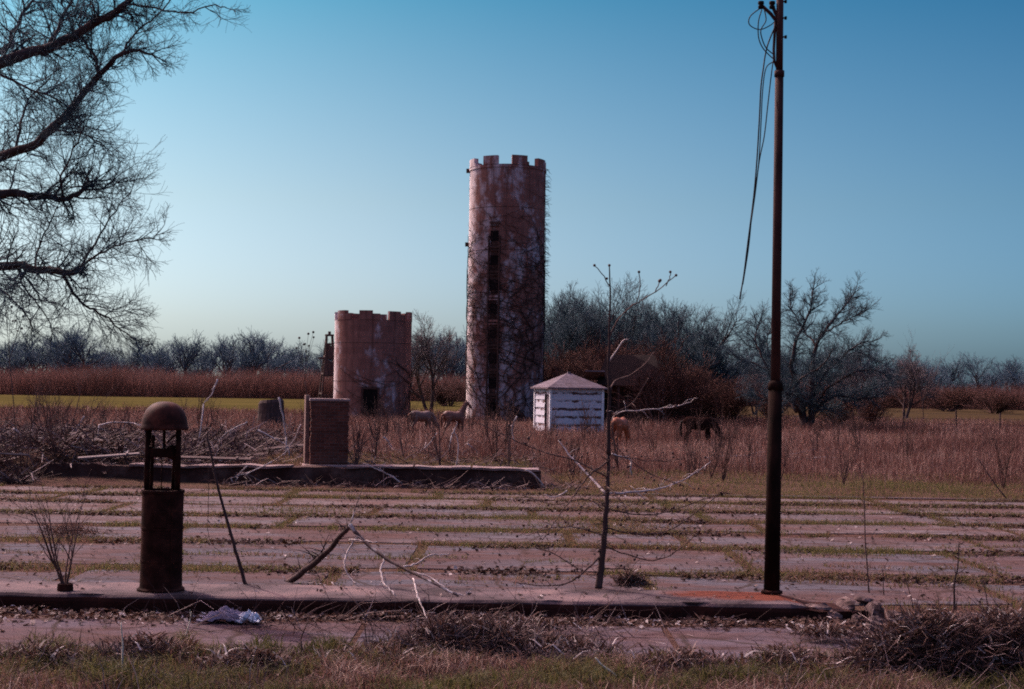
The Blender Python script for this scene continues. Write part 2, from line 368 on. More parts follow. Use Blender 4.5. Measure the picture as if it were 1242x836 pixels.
mb = MB(); mb.box((r0 * .55, -r0 * .835, zt * .5), (.014, .014, zt * .9)); mb.build('seam', m_rust, d_)
for zb in (.30, .62):
    mb = MB(); mb.lathe([(r0 * .97, zt * zb - .012), (r0 * 1.012, zt * zb - .010), (r0 * 1.012, zt * zb + .010), (r0 * .97, zt * zb + .012)], 40); mb.build('band', m_rust, d_)
zd = hz(517)
for an, rr in ((205, .022), (330, .027), (150, .016), (40, .020)):
    mb = MB(); q = Vector((math.cos(R(an)), math.sin(R(an)), 0)) * r0 * .84
    mb.tube([q + Vector((0, 0, zt - .02)), q + Vector((0, 0, (zt + zd) / 2)), q + Vector((0, 0, zd + .03))], rr, 8); mb.build('post', m_rust, pump, True)
rd = 27.5 / pr; prof = [(rd * .96, zd - .03), (rd * 1.04, zd - .035), (rd * 1.05, zd - .015), (rd * 1.0, zd + .01)]
hd = hz(487) - zd
for t in np.linspace(.08, .96, 9): prof.append((rd * math.cos(t * math.pi / 2) ** .8, zd + hd * math.sin(t * math.pi / 2)))
prof.append((.012, zd + hd)); prof = [(rd * .9, zd - .02)] + prof
mb = MB(); mb.lathe(prof, 40); mb.build('dome', m_rustdome, pump, True)
zm = hz(549)
mb = MB(); mb.box((-.015, 0, zm), (.24, .15, .09)); mb.ball((.085, 0, zm + .005), .075, 12, 8); mb.box((-.13, 0, zm), (.05, .12, .13)); mt_ = mb.build('meter_body', m_rust, pump, bevel=.008)
mb = MB(); mb.tube([(.09, 0, zm), (.115, 0, zm - .06), (.105, 0, zt - .03)], .032, 8); mb.build('pipe', m_rust, pump, True)
mb = MB(); mb.tube([(-.115, 0, zt - .03), (-.112, 0, zm), (-.105, 0, zm + .17)], .018, 8); mb.build('pipe', m_rust, pump, True)
mb = MB(); mb.tube([(.0, 0, zm), (.0, 0, zm + .26)], .014, 8); mb.build('spindle', m_rust, pump, True)
mb = MB(); mb.tube([(.03, .01, zm + .10), (.16, .02, zm + .23)], .009, 6); mb.build('brace', m_rust, pump, True)
mb = MB(); mb.tube([(-.02, .02, zt - .03), (-.02, .02, zm)], .006, 6); mb.build('brace', m_rust, pump, True)

# ------------------------------------------------------------------ pipe pole with fittings and cables
pole = empty('utility_pole', pb, 0, 'tall rusty steel pipe pole, wider in its lower half, on the rust-stained kerb end', 'pole')
Y = pb.y; q = lambda px, py, dy=0: D(px, py, Y + dy) - pb; s_ = 1 / (F / Y)
m_pipe = mat_noise('pipe_rust', [L(.020, .008, .007), L(.045, .017, .014), L(.07, .03, .025)], 5, .85, .3, .006, (1, 1, .3), spec=.15)
lo_top = q(940.5, 466); up_top = q(946.3, -30)
mb = MB(); mb.tube([Vector((0, 0, -.01)), lo_top * .5, lo_top], [9.6 * s_, 8.9 * s_, 8.3 * s_], 20); m_pipe_dark = mat_noise('pipe_black_rust', [L(.008, .004, .003), L(.018, .008, .006), L(.040, .015, .010)], 6, .9, .3, .006, (1, 1, .4), lo=.4, hi=.75, spec=.04)
lp = mb.build('lower_pipe', m_pipe_dark, pole, True)
mb = MB(); mb.tube([lo_top - Vector((0, 0, .06)), lo_top + Vector((0, 0, .0)), lo_top + Vector((0, 0, .035))], [9.0 * s_, 9.2 * s_, 6.6 * s_], 20); mb.build('collar', m_pipe_dark, lp, True)
mb = MB(); mb.tube([Vector((0, 0, -.005)), Vector((0, 0, .02)), Vector((0, 0, .03))], [13 * s_, 13 * s_, 10 * s_], 20); mb.build('base_flange', m_rust, lp, True)
mid = q(945.2, 92)
mb = MB(); mb.tube([lo_top + Vector((0, 0, .03)), (lo_top + mid) / 2, mid], [6.0 * s_, 5.6 * s_, 5.2 * s_], 16); mb.tube([mid - Vector((0, 0, .01)), mid + Vector((0, 0, .05))], 6.2 * s_, 16); mb.tube([mid, up_top], 4.4 * s_, 16); mb.build('upper_pipe', m_pipe, pole, True)
for pts in ([(945, 30), (935, 17), (923, 6)], [(944, 22), (940, 15), (936.5, 6)]):
    mb = MB(); mb.tube([q(*p) for p in pts], 2.2 * s_, 8); ar = mb.build('bracket_arm', m_pipe, pole, True)
    e = q(*pts[-1]); mb = MB(); mb.lathe([(.01, -.045), (.028, -.04), (.032, -.015), (.02, -.005), (.033, .01), (.03, .035), (.01, .04)], 12, e); mb.build('insulator', m_black, ar, True)
mb = MB(); mb.tube([q(941, 20), q(939.5, 40), q(938.5, 60), q(939, 74), q(944, 86)], 1.7 * s_, 8); mb.build('conduit', m_pipe, pole, True)
for py in (2, 22, 45):
    mb = MB(); c_ = q(951.5, py); mb.tube([c_ - Vector((.05, 0, 0)), c_ + Vector((.012, 0, 0))], .008, 6); mb.box(c_ + Vector((.012, 0, 0)), (.022, .03, .03)); mb.build('bolt', m_rust, pole)
def smooth_path(pts, n=5):
    out = []
    for i in range(len(pts) - 1):
        p0, p1, p2, p3 = pts[max(0, i - 1)], pts[i], pts[i + 1], pts[min(len(pts) - 1, i + 2)]
        for j in range(n):
            t = j / n; out.append(.5 * ((2 * p1) + (p2 - p0) * t + (2 * p0 - 5 * p1 + 4 * p2 - p3) * t * t + (3 * p1 - p0 - 3 * p2 + p3) * t ** 3))
    out.append(pts[-1]); return out
m_cable = mat_noise('cable', [L(.012, .012, .014), L(.03, .028, .03)], 5, .7, 0)
cables = [
    ('loop of slack cable under the longer insulator arm of the pole', [(922, 10), (910, 20), (909, 30), (921, 36), (934, 31), (942, 24)]),
    ('slack cable bowing from the insulator back to the pole conduit', [(927, 12), (929, 25), (923, 36), (924, 46), (929, 58), (938, 66)]),
    ('thin slack cable looping down beside the pole from the insulator tip', [(924, 12), (920, 26), (920, 45), (925, 58), (934, 68), (940, 73)]),
    ('longest dangling cable hanging down from the pole top, reaching lowest', [(941, 30), (932, 52), (928, 68), (926, 82), (923, 105), (921, 145), (918, 195), (914, 240), (907, 295), (902, 335), (897, 363)]),
    ('dangling cable leaving the pole conduit, ending above the longest one', [(938, 75), (929, 83), (925, 110), (923, 150), (920, 200), (913, 250), (908, 300), (901, 345)]),
    ('short dangling cable nearest the pole shaft, merging with the others', [(938, 72), (935, 95), (931, 130), (927, 165), (921, 195), (916, 235), (911, 270)])]
for i, (lb, pts) in enumerate(cables):
    mb = MB(); w = [D(px, py, Y + .05 * math.sin(i * 2 + j)) for j, (px, py) in enumerate(pts)]
    mb.tube(smooth_path(w), (.0075 if i == 3 else .006), 6); tag(mb.build('hanging_cable', m_cable, None, True, origin=w[0]), lb, 'cable', 'loose cables on the pole')

# ------------------------------------------------------------------ silos
def silo_mat(name, seed, patch):
    m, nt, b, o = new_mat(name)
    n1 = noise(nt, .55, 8, (1, 1, .5), (seed, 0, 0)); n2 = noise(nt, 2.2, 8, (1, 1, .7), (0, seed, 0), .7); n3 = noise(nt, 9, 6)
    tc = nt.nodes.new('ShaderNodeTexCoord'); sx = nt.nodes.new('ShaderNodeSeparateXYZ'); nt.links.new(tc.outputs['Object'], sx.inputs[0])
    ang = math_(nt, 'ARCTAN2', sx.outputs[1], sx.outputs[0])
    cv = nt.nodes.new('ShaderNodeCombineXYZ'); nt.links.new(math_(nt, 'MULTIPLY', ang, 2.7), cv.inputs[0]); nt.links.new(sx.outputs[2], cv.inputs[1])
    bk = N(nt, 'ShaderNodeTexBrick', Scale=1.0); bk.inputs['Mortar Size'].default_value = .012; bk.inputs['Brick Width'].default_value = .75; bk.inputs['Row Height'].default_value = .38
    nt.links.new(cv.outputs[0], bk.inputs[0]); bk.inputs['Color1'].default_value = L(.23, .098, .078); bk.inputs['Color2'].default_value = L(.31, .14, .112); bk.inputs['Mortar'].default_value = L(.22, .12, .10)
    c = mixc(nt, ramp(nt, n2, [(.38, L(0, 0, 0)), (.66, L(.75, .75, .75))]), bk.outputs[0], L(.16, .066, .054))
    pm = math_(nt, 'ADD', n1, math_(nt, 'MULTIPLY', n2, .55))
    c = mixc(nt, ramp(nt, pm, [(patch - .02, L(0, 0, 0)), (patch + .09, L(1, 1, 1))]), c, L(.48, .39, .41))
    st_ = noise(nt, 1.6, 7, (2.2, 2.2, .10), (seed, 3, 1), .7)
    c = mixc(nt, ramp(nt, st_, [(.50, L(0, 0, 0)), (.66, L(.7, .7, .7))]), c, L(.085, .037, .030))
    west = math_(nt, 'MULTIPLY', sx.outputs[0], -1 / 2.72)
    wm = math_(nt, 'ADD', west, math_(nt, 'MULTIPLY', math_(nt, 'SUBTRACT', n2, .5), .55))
    c = mixc(nt, ramp(nt, wm, [(.80, L(0, 0, 0)), (.98, L(.9, .9, .9))]), c, L(.74, .62, .60))  # left-side whitewash, paled further so the colour holds the sunlit edge
    c = mixc(nt, math_(nt, 'MULTIPLY', n3, .28), c, L(.05, .025, .02))
    nt.links.new(c, b.inputs['Base Color']); b.inputs['Roughness'].default_value = .9; b.inputs['Specular IOR Level'].default_value = .15
    bump(nt, b, math_(nt, 'ADD', bk.outputs['Fac'], n2), .35, .05); return m
def ring_wall(mb, r, th, z0, z1, a0=0.0, a1=2 * math.pi, n=96):
    full = a1 - a0 > 6.28; k = n if full else n + 1
    vs = []
    for i in range(k):
        a = a0 + (a1 - a0) * i / n; c_, s = math.cos(a), math.sin(a)
        vs += [(r * c_, r * s, z0), (r * c_, r * s, z1), ((r - th) * c_, (r - th) * s, z1), ((r - th) * c_, (r - th) * s, z0)]
    fs = []
    for i in range(n):
        j = (i + 1) % k
        fs += [(i * 4, j * 4, j * 4 + 1, i * 4 + 1), (i * 4 + 1, j * 4 + 1, j * 4 + 2, i * 4 + 2), (i * 4 + 2, j * 4 + 2, j * 4 + 3, i * 4 + 3)]
    if not full: fs += [(0, 1, 2, 3), tuple(reversed(range(4 * (k - 1), 4 * k)))]
    mb.add(vs, fs)
def vine(name, root, Rr, starts, mat, label, n_ret=1.0, tuft=None):
    mb = MB()
    def walk(a, z, da, Ln, r, lev):
        pts = []; st = .25; k = int(Ln / st)
        for i in range(k):
            rr = Rr + .03 + r; pts.append(Vector((rr * math.cos(a), rr * math.sin(a), z)))
            da += U(-.5, .5); da *= .8; z += st * U(.6, 1.0) * (1 if lev < 2 else U(.1, 1)); a += da * st / Rr * 1.6
            if lev < 3 and random.random() < (.21 if lev < 2 else .13): walk(a, z, da + random.choice((-1, 1)) * U(.8, 2.2), Ln * U(.25, .55), r * .6, lev + 1)
        if len(pts) > 2: mb.tube(pts, [.72 * r * (1 - .6 * i / len(pts)) for i in range(len(pts))], 4)
    for a, z, Ln, r in starts: walk(R(a), z, 0, Ln, r, 0)
    if tuft:
        for _ in range(tuft[4]):
            a = R(U(tuft[0], tuft[1])); z = U(tuft[2], tuft[3]); p = Vector((Rr * math.cos(a), Rr * math.sin(a), z)); o = Vector((math.cos(a), math.sin(a), U(-.9, .5)))
            mb.tube([p, p + o * U(.1, .3), p + o * U(.25, .5) + Vector((0, 0, U(-.3, .1)))], [.02, .016, .008], 3)
    v = mb.build(name, mat); v.location = root.location; return tag(v, label, 'vine', 'vines on the silos')
m_vine = mat_noise('vine_stem', [L(.02, .012, .011), L(.055, .03, .026)], 4, .9, 0)

# tall one
YT = 102; cT = D(611.5, 500, YT); cT.z = 0; topT = D(617, 190, YT); Rt = 46.3 * YT / F
silo = empty('tall_silo', cT, 0, 'tall weathered tile silo with castle-like battlements, dark opening column and bare vines', 'silo')
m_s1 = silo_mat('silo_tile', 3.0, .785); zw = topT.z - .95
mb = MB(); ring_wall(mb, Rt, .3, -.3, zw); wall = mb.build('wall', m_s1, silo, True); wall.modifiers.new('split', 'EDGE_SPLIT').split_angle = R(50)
def ang(off): return R(-90 + off)
for i in range(8):
    c0 = 18.5 - 27 + 45 * i + 0; c0 = -26.8 + 45 * i
    mb = MB(); h = U(.52, .66) if i not in (1,) else .64
    ring_wall(mb, Rt + .03, .34, zw - .002, zw + h, ang(c0 - 12), ang(c0 + 12), 10)
    if i % 2: ring_wall(mb, Rt + .03, .34, zw - .001, zw + h * .35, ang(c0 + 12.1), ang(c0 + 15), 4)
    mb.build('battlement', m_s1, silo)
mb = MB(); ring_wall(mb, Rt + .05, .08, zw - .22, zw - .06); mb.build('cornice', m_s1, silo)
m_hoop = mat_noise('hoop_iron', [L(.04, .02, .017), L(.09, .045, .035)], 3, .8, 0)
for k in range(1, 6):
    mb = MB(); ring_wall(mb, Rt + .012, .03, zw * k / 6 - .014, zw * k / 6 + .014, n=64); mb.build('hoop', m_hoop, silo)
ca = -18.0; a_ = ang(ca); ct = Matrix.Rotation(a_, 3, 'Z'); pos = lambda rr, t, z: ct @ Vector((rr, t, z))
for t in (-.40, .40):
    mb = MB(); mb.box(pos(Rt + .05, t, zw * .36), (.16, .09, zw * .72), ct); mb.build('chute_rail', m_hoop, silo)
mb = MB(); mb.box(pos(Rt - .02, 0, zw * .36), (.06, .50, zw * .70), ct); mb.build('chute_back', mat_noise('chute_dark', [L(.03, .014, .011), L(.09, .045, .037)], 1.5, .95, 0), silo)
k = 0; z = .5
while z < zw * .72:
    mb = MB(); mb.box(pos(Rt + .0, 0, z + .45), (.06, .56 + U(-.06, .06), .72 + U(-.22, .1)), ct); hd_ = mb.build('hatch', m_black, silo)
    mb = MB(); mb.box(pos(Rt + .045, 0, z + 1.13), (.10, .7, .07), ct); mb.box(pos(Rt + .03, 0, z + 1.36), (.07, .7, U(.08, .2)), ct); mb.build('hatch_sill', m_s1 if random.random() < .45 else m_hoop, silo)
    z += 1.72; k += 1
for off, py in ((-86, 208), (-87, 297)):
    aa = ang(off); zz = D(570, py, YT).z; mb = MB(); mb.box(Vector((math.cos(aa) * (Rt + .1), math.sin(aa) * (Rt + .1), zz)), (.3, .3, .28)); mb.build('bracket', m_hoop, silo)
vine('climbing_vine', silo, Rt, [(-90 - 14, .0, 13, .05), (-90 + 2, 0, 13.5, .06), (-90 + 12, 0, 14, .06), (-90 + 25, 0, 13, .05), (-90 + 38, 0, 12, .05), (-90 + 50, 0, 14, .05), (-90 + 66, 0, 15, .05), (-90 - 2, 4, 9, .05), (-90 + 20, 5, 9, .05), (-90 + 33, 8, 6, .04), (-90 + 80, 1, 15, .05)], m_vine,
     'bare leafless vine climbing the face of the tall silo', tuft=(-20, 8, zw * .45, zw + .3, 110))
# short one
YS = 100; cS = D(451, 500, YS); cS.z = 0; topS = D(452.5, 376, YS); Rs = 46.5 * YS / F
silo2 = empty('short_silo', cS, 0, 'short squat tile silo with stepped battlements and a dark doorway, beside the tall one', 'silo')
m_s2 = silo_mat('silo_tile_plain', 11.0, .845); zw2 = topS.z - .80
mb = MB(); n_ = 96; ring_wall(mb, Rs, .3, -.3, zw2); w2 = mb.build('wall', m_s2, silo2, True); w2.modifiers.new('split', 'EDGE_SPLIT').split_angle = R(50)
for i in range(8):
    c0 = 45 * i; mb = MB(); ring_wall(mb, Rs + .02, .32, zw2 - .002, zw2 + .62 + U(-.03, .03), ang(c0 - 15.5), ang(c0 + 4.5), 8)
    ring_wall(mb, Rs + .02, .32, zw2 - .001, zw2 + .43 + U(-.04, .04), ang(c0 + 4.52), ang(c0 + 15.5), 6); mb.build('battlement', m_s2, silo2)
for k in (1, 2):
    mb = MB(); ring_wall(mb, Rs + .010, .03, zw2 * k / 2.6 - .012, zw2 * k / 2.6 + .012, n=64); mb.build('hoop', m_hoop, silo2)
aD = ang(3); ct = Matrix.Rotation(aD, 3, 'Z')
mb = MB(); mb.box(ct @ Vector((Rs + .02, 0, .95)), (.16, .95, 2.3), ct); dr = mb.build('doorway', m_black, silo2)
mb = MB(); mb.box(ct @ Vector((Rs + .09, 0, 2.17)), (.1, 1.25, .14), ct); mb.box(ct @ Vector((Rs + .09, -.56, 1.02)), (.1, .14, 2.15), ct); mb.box(ct @ Vector((Rs + .09, .56, 1.02)), (.1, .14, 2.15), ct); mb.build('door_frame', m_hoop, silo2)
vine('climbing_vine', silo2, Rs, [(-90 + 14, 0, 3.8, .04), (-90 + 30, 0, 4.2, .05), (-90 + 45, 0, 4.5, .05), (-90 + 62, 0, 4.8, .05), (-90 - 20, 0, 2.6, .03), (-90 + 78, 0, 5, .05)], m_vine, 'bare leafless vine spreading over the short squat silo')

# timber derrick behind the short silo
m_wood = mat_noise('grey_timber', [L(.05, .028, .025), L(.11, .07, .06)], 4, .9, .3, .02, (1, 1, .2))
YD = 112; dk = empty('timber_derrick', P(396, 503, 0) if False else Vector((D(398, 490, YD).x, YD, 0)), .3, 'dark tapering timber derrick with a peaked top beside the short silo', 'derrick')
zt_ = D(400, 408, YD).z
for sx_ in (-1, 1):
    for sy_ in (-1, 1):
        mb = MB(); mb.tube([Vector((sx_ * .75, sy_ * .75, -.1)), Vector((sx_ * .22, sy_ * .22, zt_))], .075, 4); mb.build('leg', m_wood, dk)
for k, t in enumerate((.25, .5, .72, .9)):
    w = .75 - .53 * t; z = zt_ * t
    for sgn in (-1, 1):
        mb = MB(); mb.box((0, sgn * w, z), (w * 2 + (.9 if k == 2 else .1), .06, .14)); mb.box((sgn * w, 0, z + .16), (.06, w * 2 + .1, .14)); mb.build('crossbar', m_wood, dk)
mb = MB()
for t0, t1 in ((.5, .72), (.72, .92)):
    a, b_ = .75 - .53 * t0, .75 - .53 * t1
    for sg in (-1, 1):
        mb.add([(-a, sg * (a + .05), zt_ * t0), (a, sg * (a + .05), zt_ * t0), (b_, sg * (b_ + .05), zt_ * t1 - .5 * U(.2, 1)), (-b_, sg * (b_ + .05), zt_ * t1)], [(0, 1, 2, 3)])
sd = mb.build('sheathing', m_wood, dk); so = sd.modifiers.new('s', 'SOLIDIFY'); so.thickness = .04
mb = MB(); mb.box((0, 0, zt_ + .08), (.62, .62, .14)); mb.box((0, 0, zt_ + .26), (.2, .2, .24)); mb.build('cap', m_wood, dk)

# ------------------------------------------------------------------ white shed
YW = 76.3; sc_ = F / YW; cW = Vector((D(690.5, 500, YW).x, YW + 1.4, 0))
shed = empty('white_shed', cW, R(15.5), 'small white shed with peeling boards and a hipped grey roof, before the tall silo', 'shed')
m, nt, b, o = new_mat('peeling_white_boards')
tc = nt.nodes.new('ShaderNodeTexCoord'); sx = nt.nodes.new('ShaderNodeSeparateXYZ'); nt.links.new(tc.outputs['Object'], sx.inputs[0])
BH = .43
row = math_(nt, 'DIVIDE', sx.outputs[2], BH); fr = math_(nt, 'FRACT', row)
n1 = noise(nt, 2.6, 7, (1, 1, 2.2), rough=.7); n2 = noise(nt, .9, 3, (1, 1, 3), (4, 0, 0))
strip = math_(nt, 'SUBTRACT', 1.0, math_(nt, 'MULTIPLY', math_(nt, 'ABSOLUTE', math_(nt, 'SUBTRACT', fr, .80)), 3.4))
pm = math_(nt, 'ADD', math_(nt, 'MULTIPLY', strip, .20), math_(nt, 'ADD', math_(nt, 'MULTIPLY', n1, .75), math_(nt, 'MULTIPLY', n2, .55)))
msk = ramp(nt, pm, [(.775, L(0, 0, 0)), (.81, L(1, 1, 1))])
c = mixc(nt, msk, mixc(nt, n1, L(.62, .59, .63), L(.42, .385, .42)), L(.10, .05, .042))
nt.links.new(c, b.inputs['Base Color']); b.inputs['Roughness'].default_value = .75; bump(nt, b, msk, .4, .01); m_board = m
m_white = mat_noise('white_trim', [L(.55, .50, .50), L(.82, .79, .79)], 5, .7, .2, .005)
m, nt, b, o = new_mat('grey_shingle'); tc = nt.nodes.new('ShaderNodeTexCoord'); sx = nt.nodes.new('ShaderNodeSeparateXYZ'); nt.links.new(tc.outputs['Object'], sx.inputs[0])
cv = nt.nodes.new('ShaderNodeCombineXYZ'); nt.links.new(math_(nt, 'ADD', sx.outputs[0], math_(nt, 'MULTIPLY', sx.outputs[1], 1.0)), cv.inputs[0]); nt.links.new(sx.outputs[2], cv.inputs[1])
bk = N(nt, 'ShaderNodeTexBrick', Scale=1.0); bk.inputs['Brick Width'].default_value = .28; bk.inputs['Row Height'].default_value = .085; bk.inputs['Mortar Size'].default_value = .008; nt.links.new(cv.outputs[0], bk.inputs[0])
bk.inputs['Color1'].default_value = L(.13, .10, .115); bk.inputs['Color2'].default_value = L(.21, .165, .185); bk.inputs['Mortar'].default_value = L(.05, .035, .035)
c = mixc(nt, ramp(nt, noise(nt, 2.4, 7), [(.42, L(0, 0, 0)), (.68, L(.8, .8, .8))]), bk.outputs[0], L(.10, .07, .07)); nt.links.new(c, b.inputs['Base Color']); b.inputs['Roughness'].default_value = .85; bump(nt, b, bk.outputs['Fac'], -.5, .02); m_roofg = m
W, Dp, H = 2.9, 2.9, D(690, 471, YW).z
def lap_wall(mb, a, bq, nrm, z1):
    a = Vector(a); bq = Vector(bq); nrm = Vector(nrm); z = 0.0
    while z < z1 - .02:
        zt2 = min(z + BH, z1)
        vs = []
        for e, zz in ((.035, z), (.0, zt2)):
            for p in (a, bq): vs.append(p + nrm * e + Vector((0, 0, zz)))
        for p in (a, bq): vs.append(p + Vector((0, 0, z)))
        mb.add(vs, [(0, 1, 3, 2), (4, 5, 1, 0)]); z += BH
w_, d2 = W / 2, Dp / 2
mb = MB(); lap_wall(mb, (-w_, -d2, 0), (w_, -d2, 0), (0, -1, 0), H); lap_wall(mb, (w_, -d2, 0), (w_, d2, 0), (1, 0, 0), H); lap_wall(mb, (w_, d2, 0), (-w_, d2, 0), (0, 1, 0), H)
lap_wall(mb, (-w_, d2, 0), (-w_, -d2 + 1.05, 0), (-1, 0, 0), H)
mb.box((-w_ + .02, -d2 + .5, H - .18), (.05, 1.0, .34)); mb.build('wall', m_board, shed)
mb = MB(); mb.box((-w_ + .09, -d2 + .52, (H - .36) / 2), (.05, .98, H - .36)); mb.build('door', mat_noise('shed_door_grey', [L(.12, .09, .10), L(.22, .17, .18)], 4, .85, .2, .01, (1, 1, .3)), shed)
for sx_ in (-1, 1):
    for sy_ in (-1, 1):
        mb = MB(); mb.box((sx_ * (w_ + .01), sy_ * (d2 + .01), H / 2 - .01), (.13, .13, H - .02)); mb.build('corner_board', m_white, shed)
za = D(692, 452, YW).z; oh = .24
mb = MB(); e = [(-w_ - oh, -d2 - oh, H + .03), (w_ + oh, -d2 - oh, H + .03), (w_ + oh, d2 + oh, H + .03), (-w_ - oh, d2 + oh, H + .03)]
e2 = [(x, y, z - .07) for x, y, z in e]
mb.add(e + e2 + [(-.05, 0, za), (.05, 0, za)], [(0, 1, 9, 8), (1, 2, 9), (2, 3, 8, 9), (3, 0, 8), (4, 5, 1, 0), (5, 6, 2, 1), (6, 7, 3, 2), (7, 4, 0, 3), (7, 6, 5, 4)])
rf = mb.build('roof', m_roofg, shed)
mb = MB(); mb.box((0, 0, za + .015), (.16, .16, .07)); mb.build('finial', m_roofg, rf, bevel=.02)

# ------------------------------------------------------------------ derelict house
YH = 94; hx0, hx1 = D(728, 480, YH).x, D(806, 480, YH).x; zc = D(765, 466, YH).z; zr = D(765, 429, YH).z
hw = hx1 - hx0
house = empty('derelict_house', Vector(((hx0 + hx1) / 2, YH, 0)), R(-5), 'dark derelict house with a hipped roof and sagging porch, among the bare trees', 'house')
m_hw = mat_noise('weathered_boards', [L(.055, .026, .022), L(.10, .05, .042)], 1.5, .9, .5, .04, (.3, .3, 4))
m_hr = mat_noise('rotten_shingles', [L(.010, .0045, .004), L(.022, .010, .008)], 2.5, .95, .5, .05)
mb = MB(); mb.box((0, 3.6, zc / 2), (hw - .4, 4.6, zc)); hwl = mb.build('wall', m_hw, house)
x0, x1, y0, y1 = -hw / 2 - .3, hw / 2 + .25, -.3, 6.4
mb = MB(); mb.add([(x0, y0, zc - .1), (x1, y0, zc - .1), (x1, y1, zc), (x0, y1, zc), (x0 + .6, 3.2, zr), (x1 - .9, 3.2, zr + .02)], [(0, 1, 5, 4), (1, 2, 5), (2, 3, 4, 5), (3, 0, 4), (3, 2, 1, 0)]); hr = mb.build('roof', m_hr, house)
for x in (-hw / 2 + .15, -.9, .9, hw / 2 - .1):
    mb = MB(); mb.box((x, -.1, zc / 2 - .08), (.14, .14, zc - .12)); po = mb.build('porch_post', m_white if x > 1.2 else m_hw, house)
    if x > 1.2: po['label'] = 'pale painted porch post'
wx = D(769, 490, YH).x - (hx0 + hx1) / 2
mb = MB()
for a in ((-.42, .1), (.42, .1)): mb.box((wx + a[0], 1.27, 1.5), (.10, .06, 1.1))
for z in (.95, 1.5, 2.05): mb.box((wx, 1.27, z), (.74, .06, .08))
wf = mb.build('window', mat_noise('faded_sash', [L(.16, .09, .085), L(.26, .16, .15)], 5, .8, 0), house)
mb = MB(); mb.box((wx, 1.286, 1.5), (.74, .02, 1.1)); mb.build('pane', m_black, wf)
mb = MB(); mb.box((wx - 1.9, 1.28, 1.05), (.9, .05, 2.1)); mb.build('door', m_black, house)
mb = MB(); rr = Matrix.Rotation(R(-14), 3, 'X'); mb.box((-hw / 2 - .35, .3, zc + .55), (1.3, 2.2, .07), rr); mb.build('lean_to_roof', m_roofg, house)
mb = MB(); mb.box((-hw / 2 - .9, .6, (zc + .3) / 2), (.12, .12, zc + .3)); mb.box((-hw / 2 + .2, .6, (zc + .3) / 2), (.12, .12, zc + .3)); mb.build('lean_to_post', m_hw, house)

# ------------------------------------------------------------------ trees
def branch(mt, mc, p, d, Ln, r, lev, cf):
    n = 5 if lev < 2 else (4 if lev < 3 else 3); pts = [p.copy()]; dirs = [d.copy()]
    for i in range(n):
        d = d + Vector((U(-1, 1), U(-1, 1), U(-1, 1))) * cf['wob'][lev] + Vector((0, 0, cf['trop'][lev])); d.normalize()
        p = p + d * (Ln / n); pts.append(p.copy()); dirs.append(d.copy())
    last = lev == cf['lev']; rmin = cf['rmin']
    rad = [max(rmin * (.6 if last else 1), r * (1 - (.75 if last else .55) * i / n)) for i in range(n + 1)]
    (mt if lev < cf.get('split', 2) else mc).tube(pts, rad, (7, 6, 5, 3, 3, 3)[lev], cap=False)
    if last: return
    k = cf['kids'][lev]
    for j in range(k):
        t = 1.0 if j == 0 else U(cf['from'][lev], 1.0); x = t * n; i = min(n - 1, int(x)); q_ = pts[i].lerp(pts[i + 1], x - i); dd = dirs[i + 1]
        a = R(U(*cf['ang'])) * (.5 if j == 0 else 1); perp = dd.orthogonal().normalized(); perp.rotate(Quaternion(dd, U(0, 2 * math.pi)))
        nd = (dd * math.cos(a) + perp * math.sin(a)).normalized()
        branch(mt, mc, q_, nd, Ln * U(*cf['ratio']) * (1.15 - .4 * t), rad[i] * U(.5, .72), lev + 1, cf)
def tree(name, loc, cf, H, stems, label, mt_, mc_, group=None, tr=.12, spread=.35, cat='tree', sc=1):
    root = empty(name, loc, U(0, 6.28) if group else 0, label, cat, group); mt, mc = MB(), MB()
    for k in range(stems):
        a = U(0, 6.28); d = Vector((math.cos(a) * spread * U(.4, 1), math.sin(a) * spread * U(.4, 1), 1)).normalized() if stems > 1 else Vector((U(-.08, .08), U(-.08, .08), 1)).normalized()
        branch(mt, mc, Vector((U(-.1, .1) * (stems > 1), U(-.1, .1) * (stems > 1), -.15)), d, H * cf['trunk'] * U(.85, 1.1), tr * U(.8, 1.1), 0, cf)
    mt.build('trunk', mt_, root, True); mc.build('crown', mc_, root, True)
    h = max(v[2] for v in mc.v); s = H / h * sc; root.scale = (s, s, s); return root
CF_up = dict(lev=4, wob=[.12, .2, .25, .3, .3], trop=[.12, .10, .10, .08, .05], kids=[8, 6, 6, 5], ang=(25, 60), ratio=(.5, .75), trunk=.42, rmin=.011, **{'from': [.3, .25, .2, .2]})
CF_dense = dict(lev=4, wob=[.15, .22, .24, .25, .28], trop=[.12, .16, .15, .12, .08], kids=[9, 7, 6, 4], ang=(25, 65), ratio=(.5, .72), trunk=.40, rmin=.0105, **{'from': [.2, .15, .15, .1]})
CF_shrub = dict(lev=3, wob=[.15, .22, .28, .3], trop=[.10, .10, .08, .05], kids=[8, 6, 5], ang=(20, 55), ratio=(.5, .8), trunk=.5, rmin=.012, **{'from': [.1, .1, .1]})
CF_far = dict(lev=3, wob=[.12, .2, .25, .3], trop=[.1, .1, .08, .05], kids=[9, 9, 7], ang=(25, 60), ratio=(.5, .75), trunk=.42, rmin=.022, split=2, **{'from': [.3, .2, .15]})
def top_h(px, py, Y): return D(px, py, Y).z
def at(px, Y): return Vector((D(px, 480, Y).x, Y, -.05))
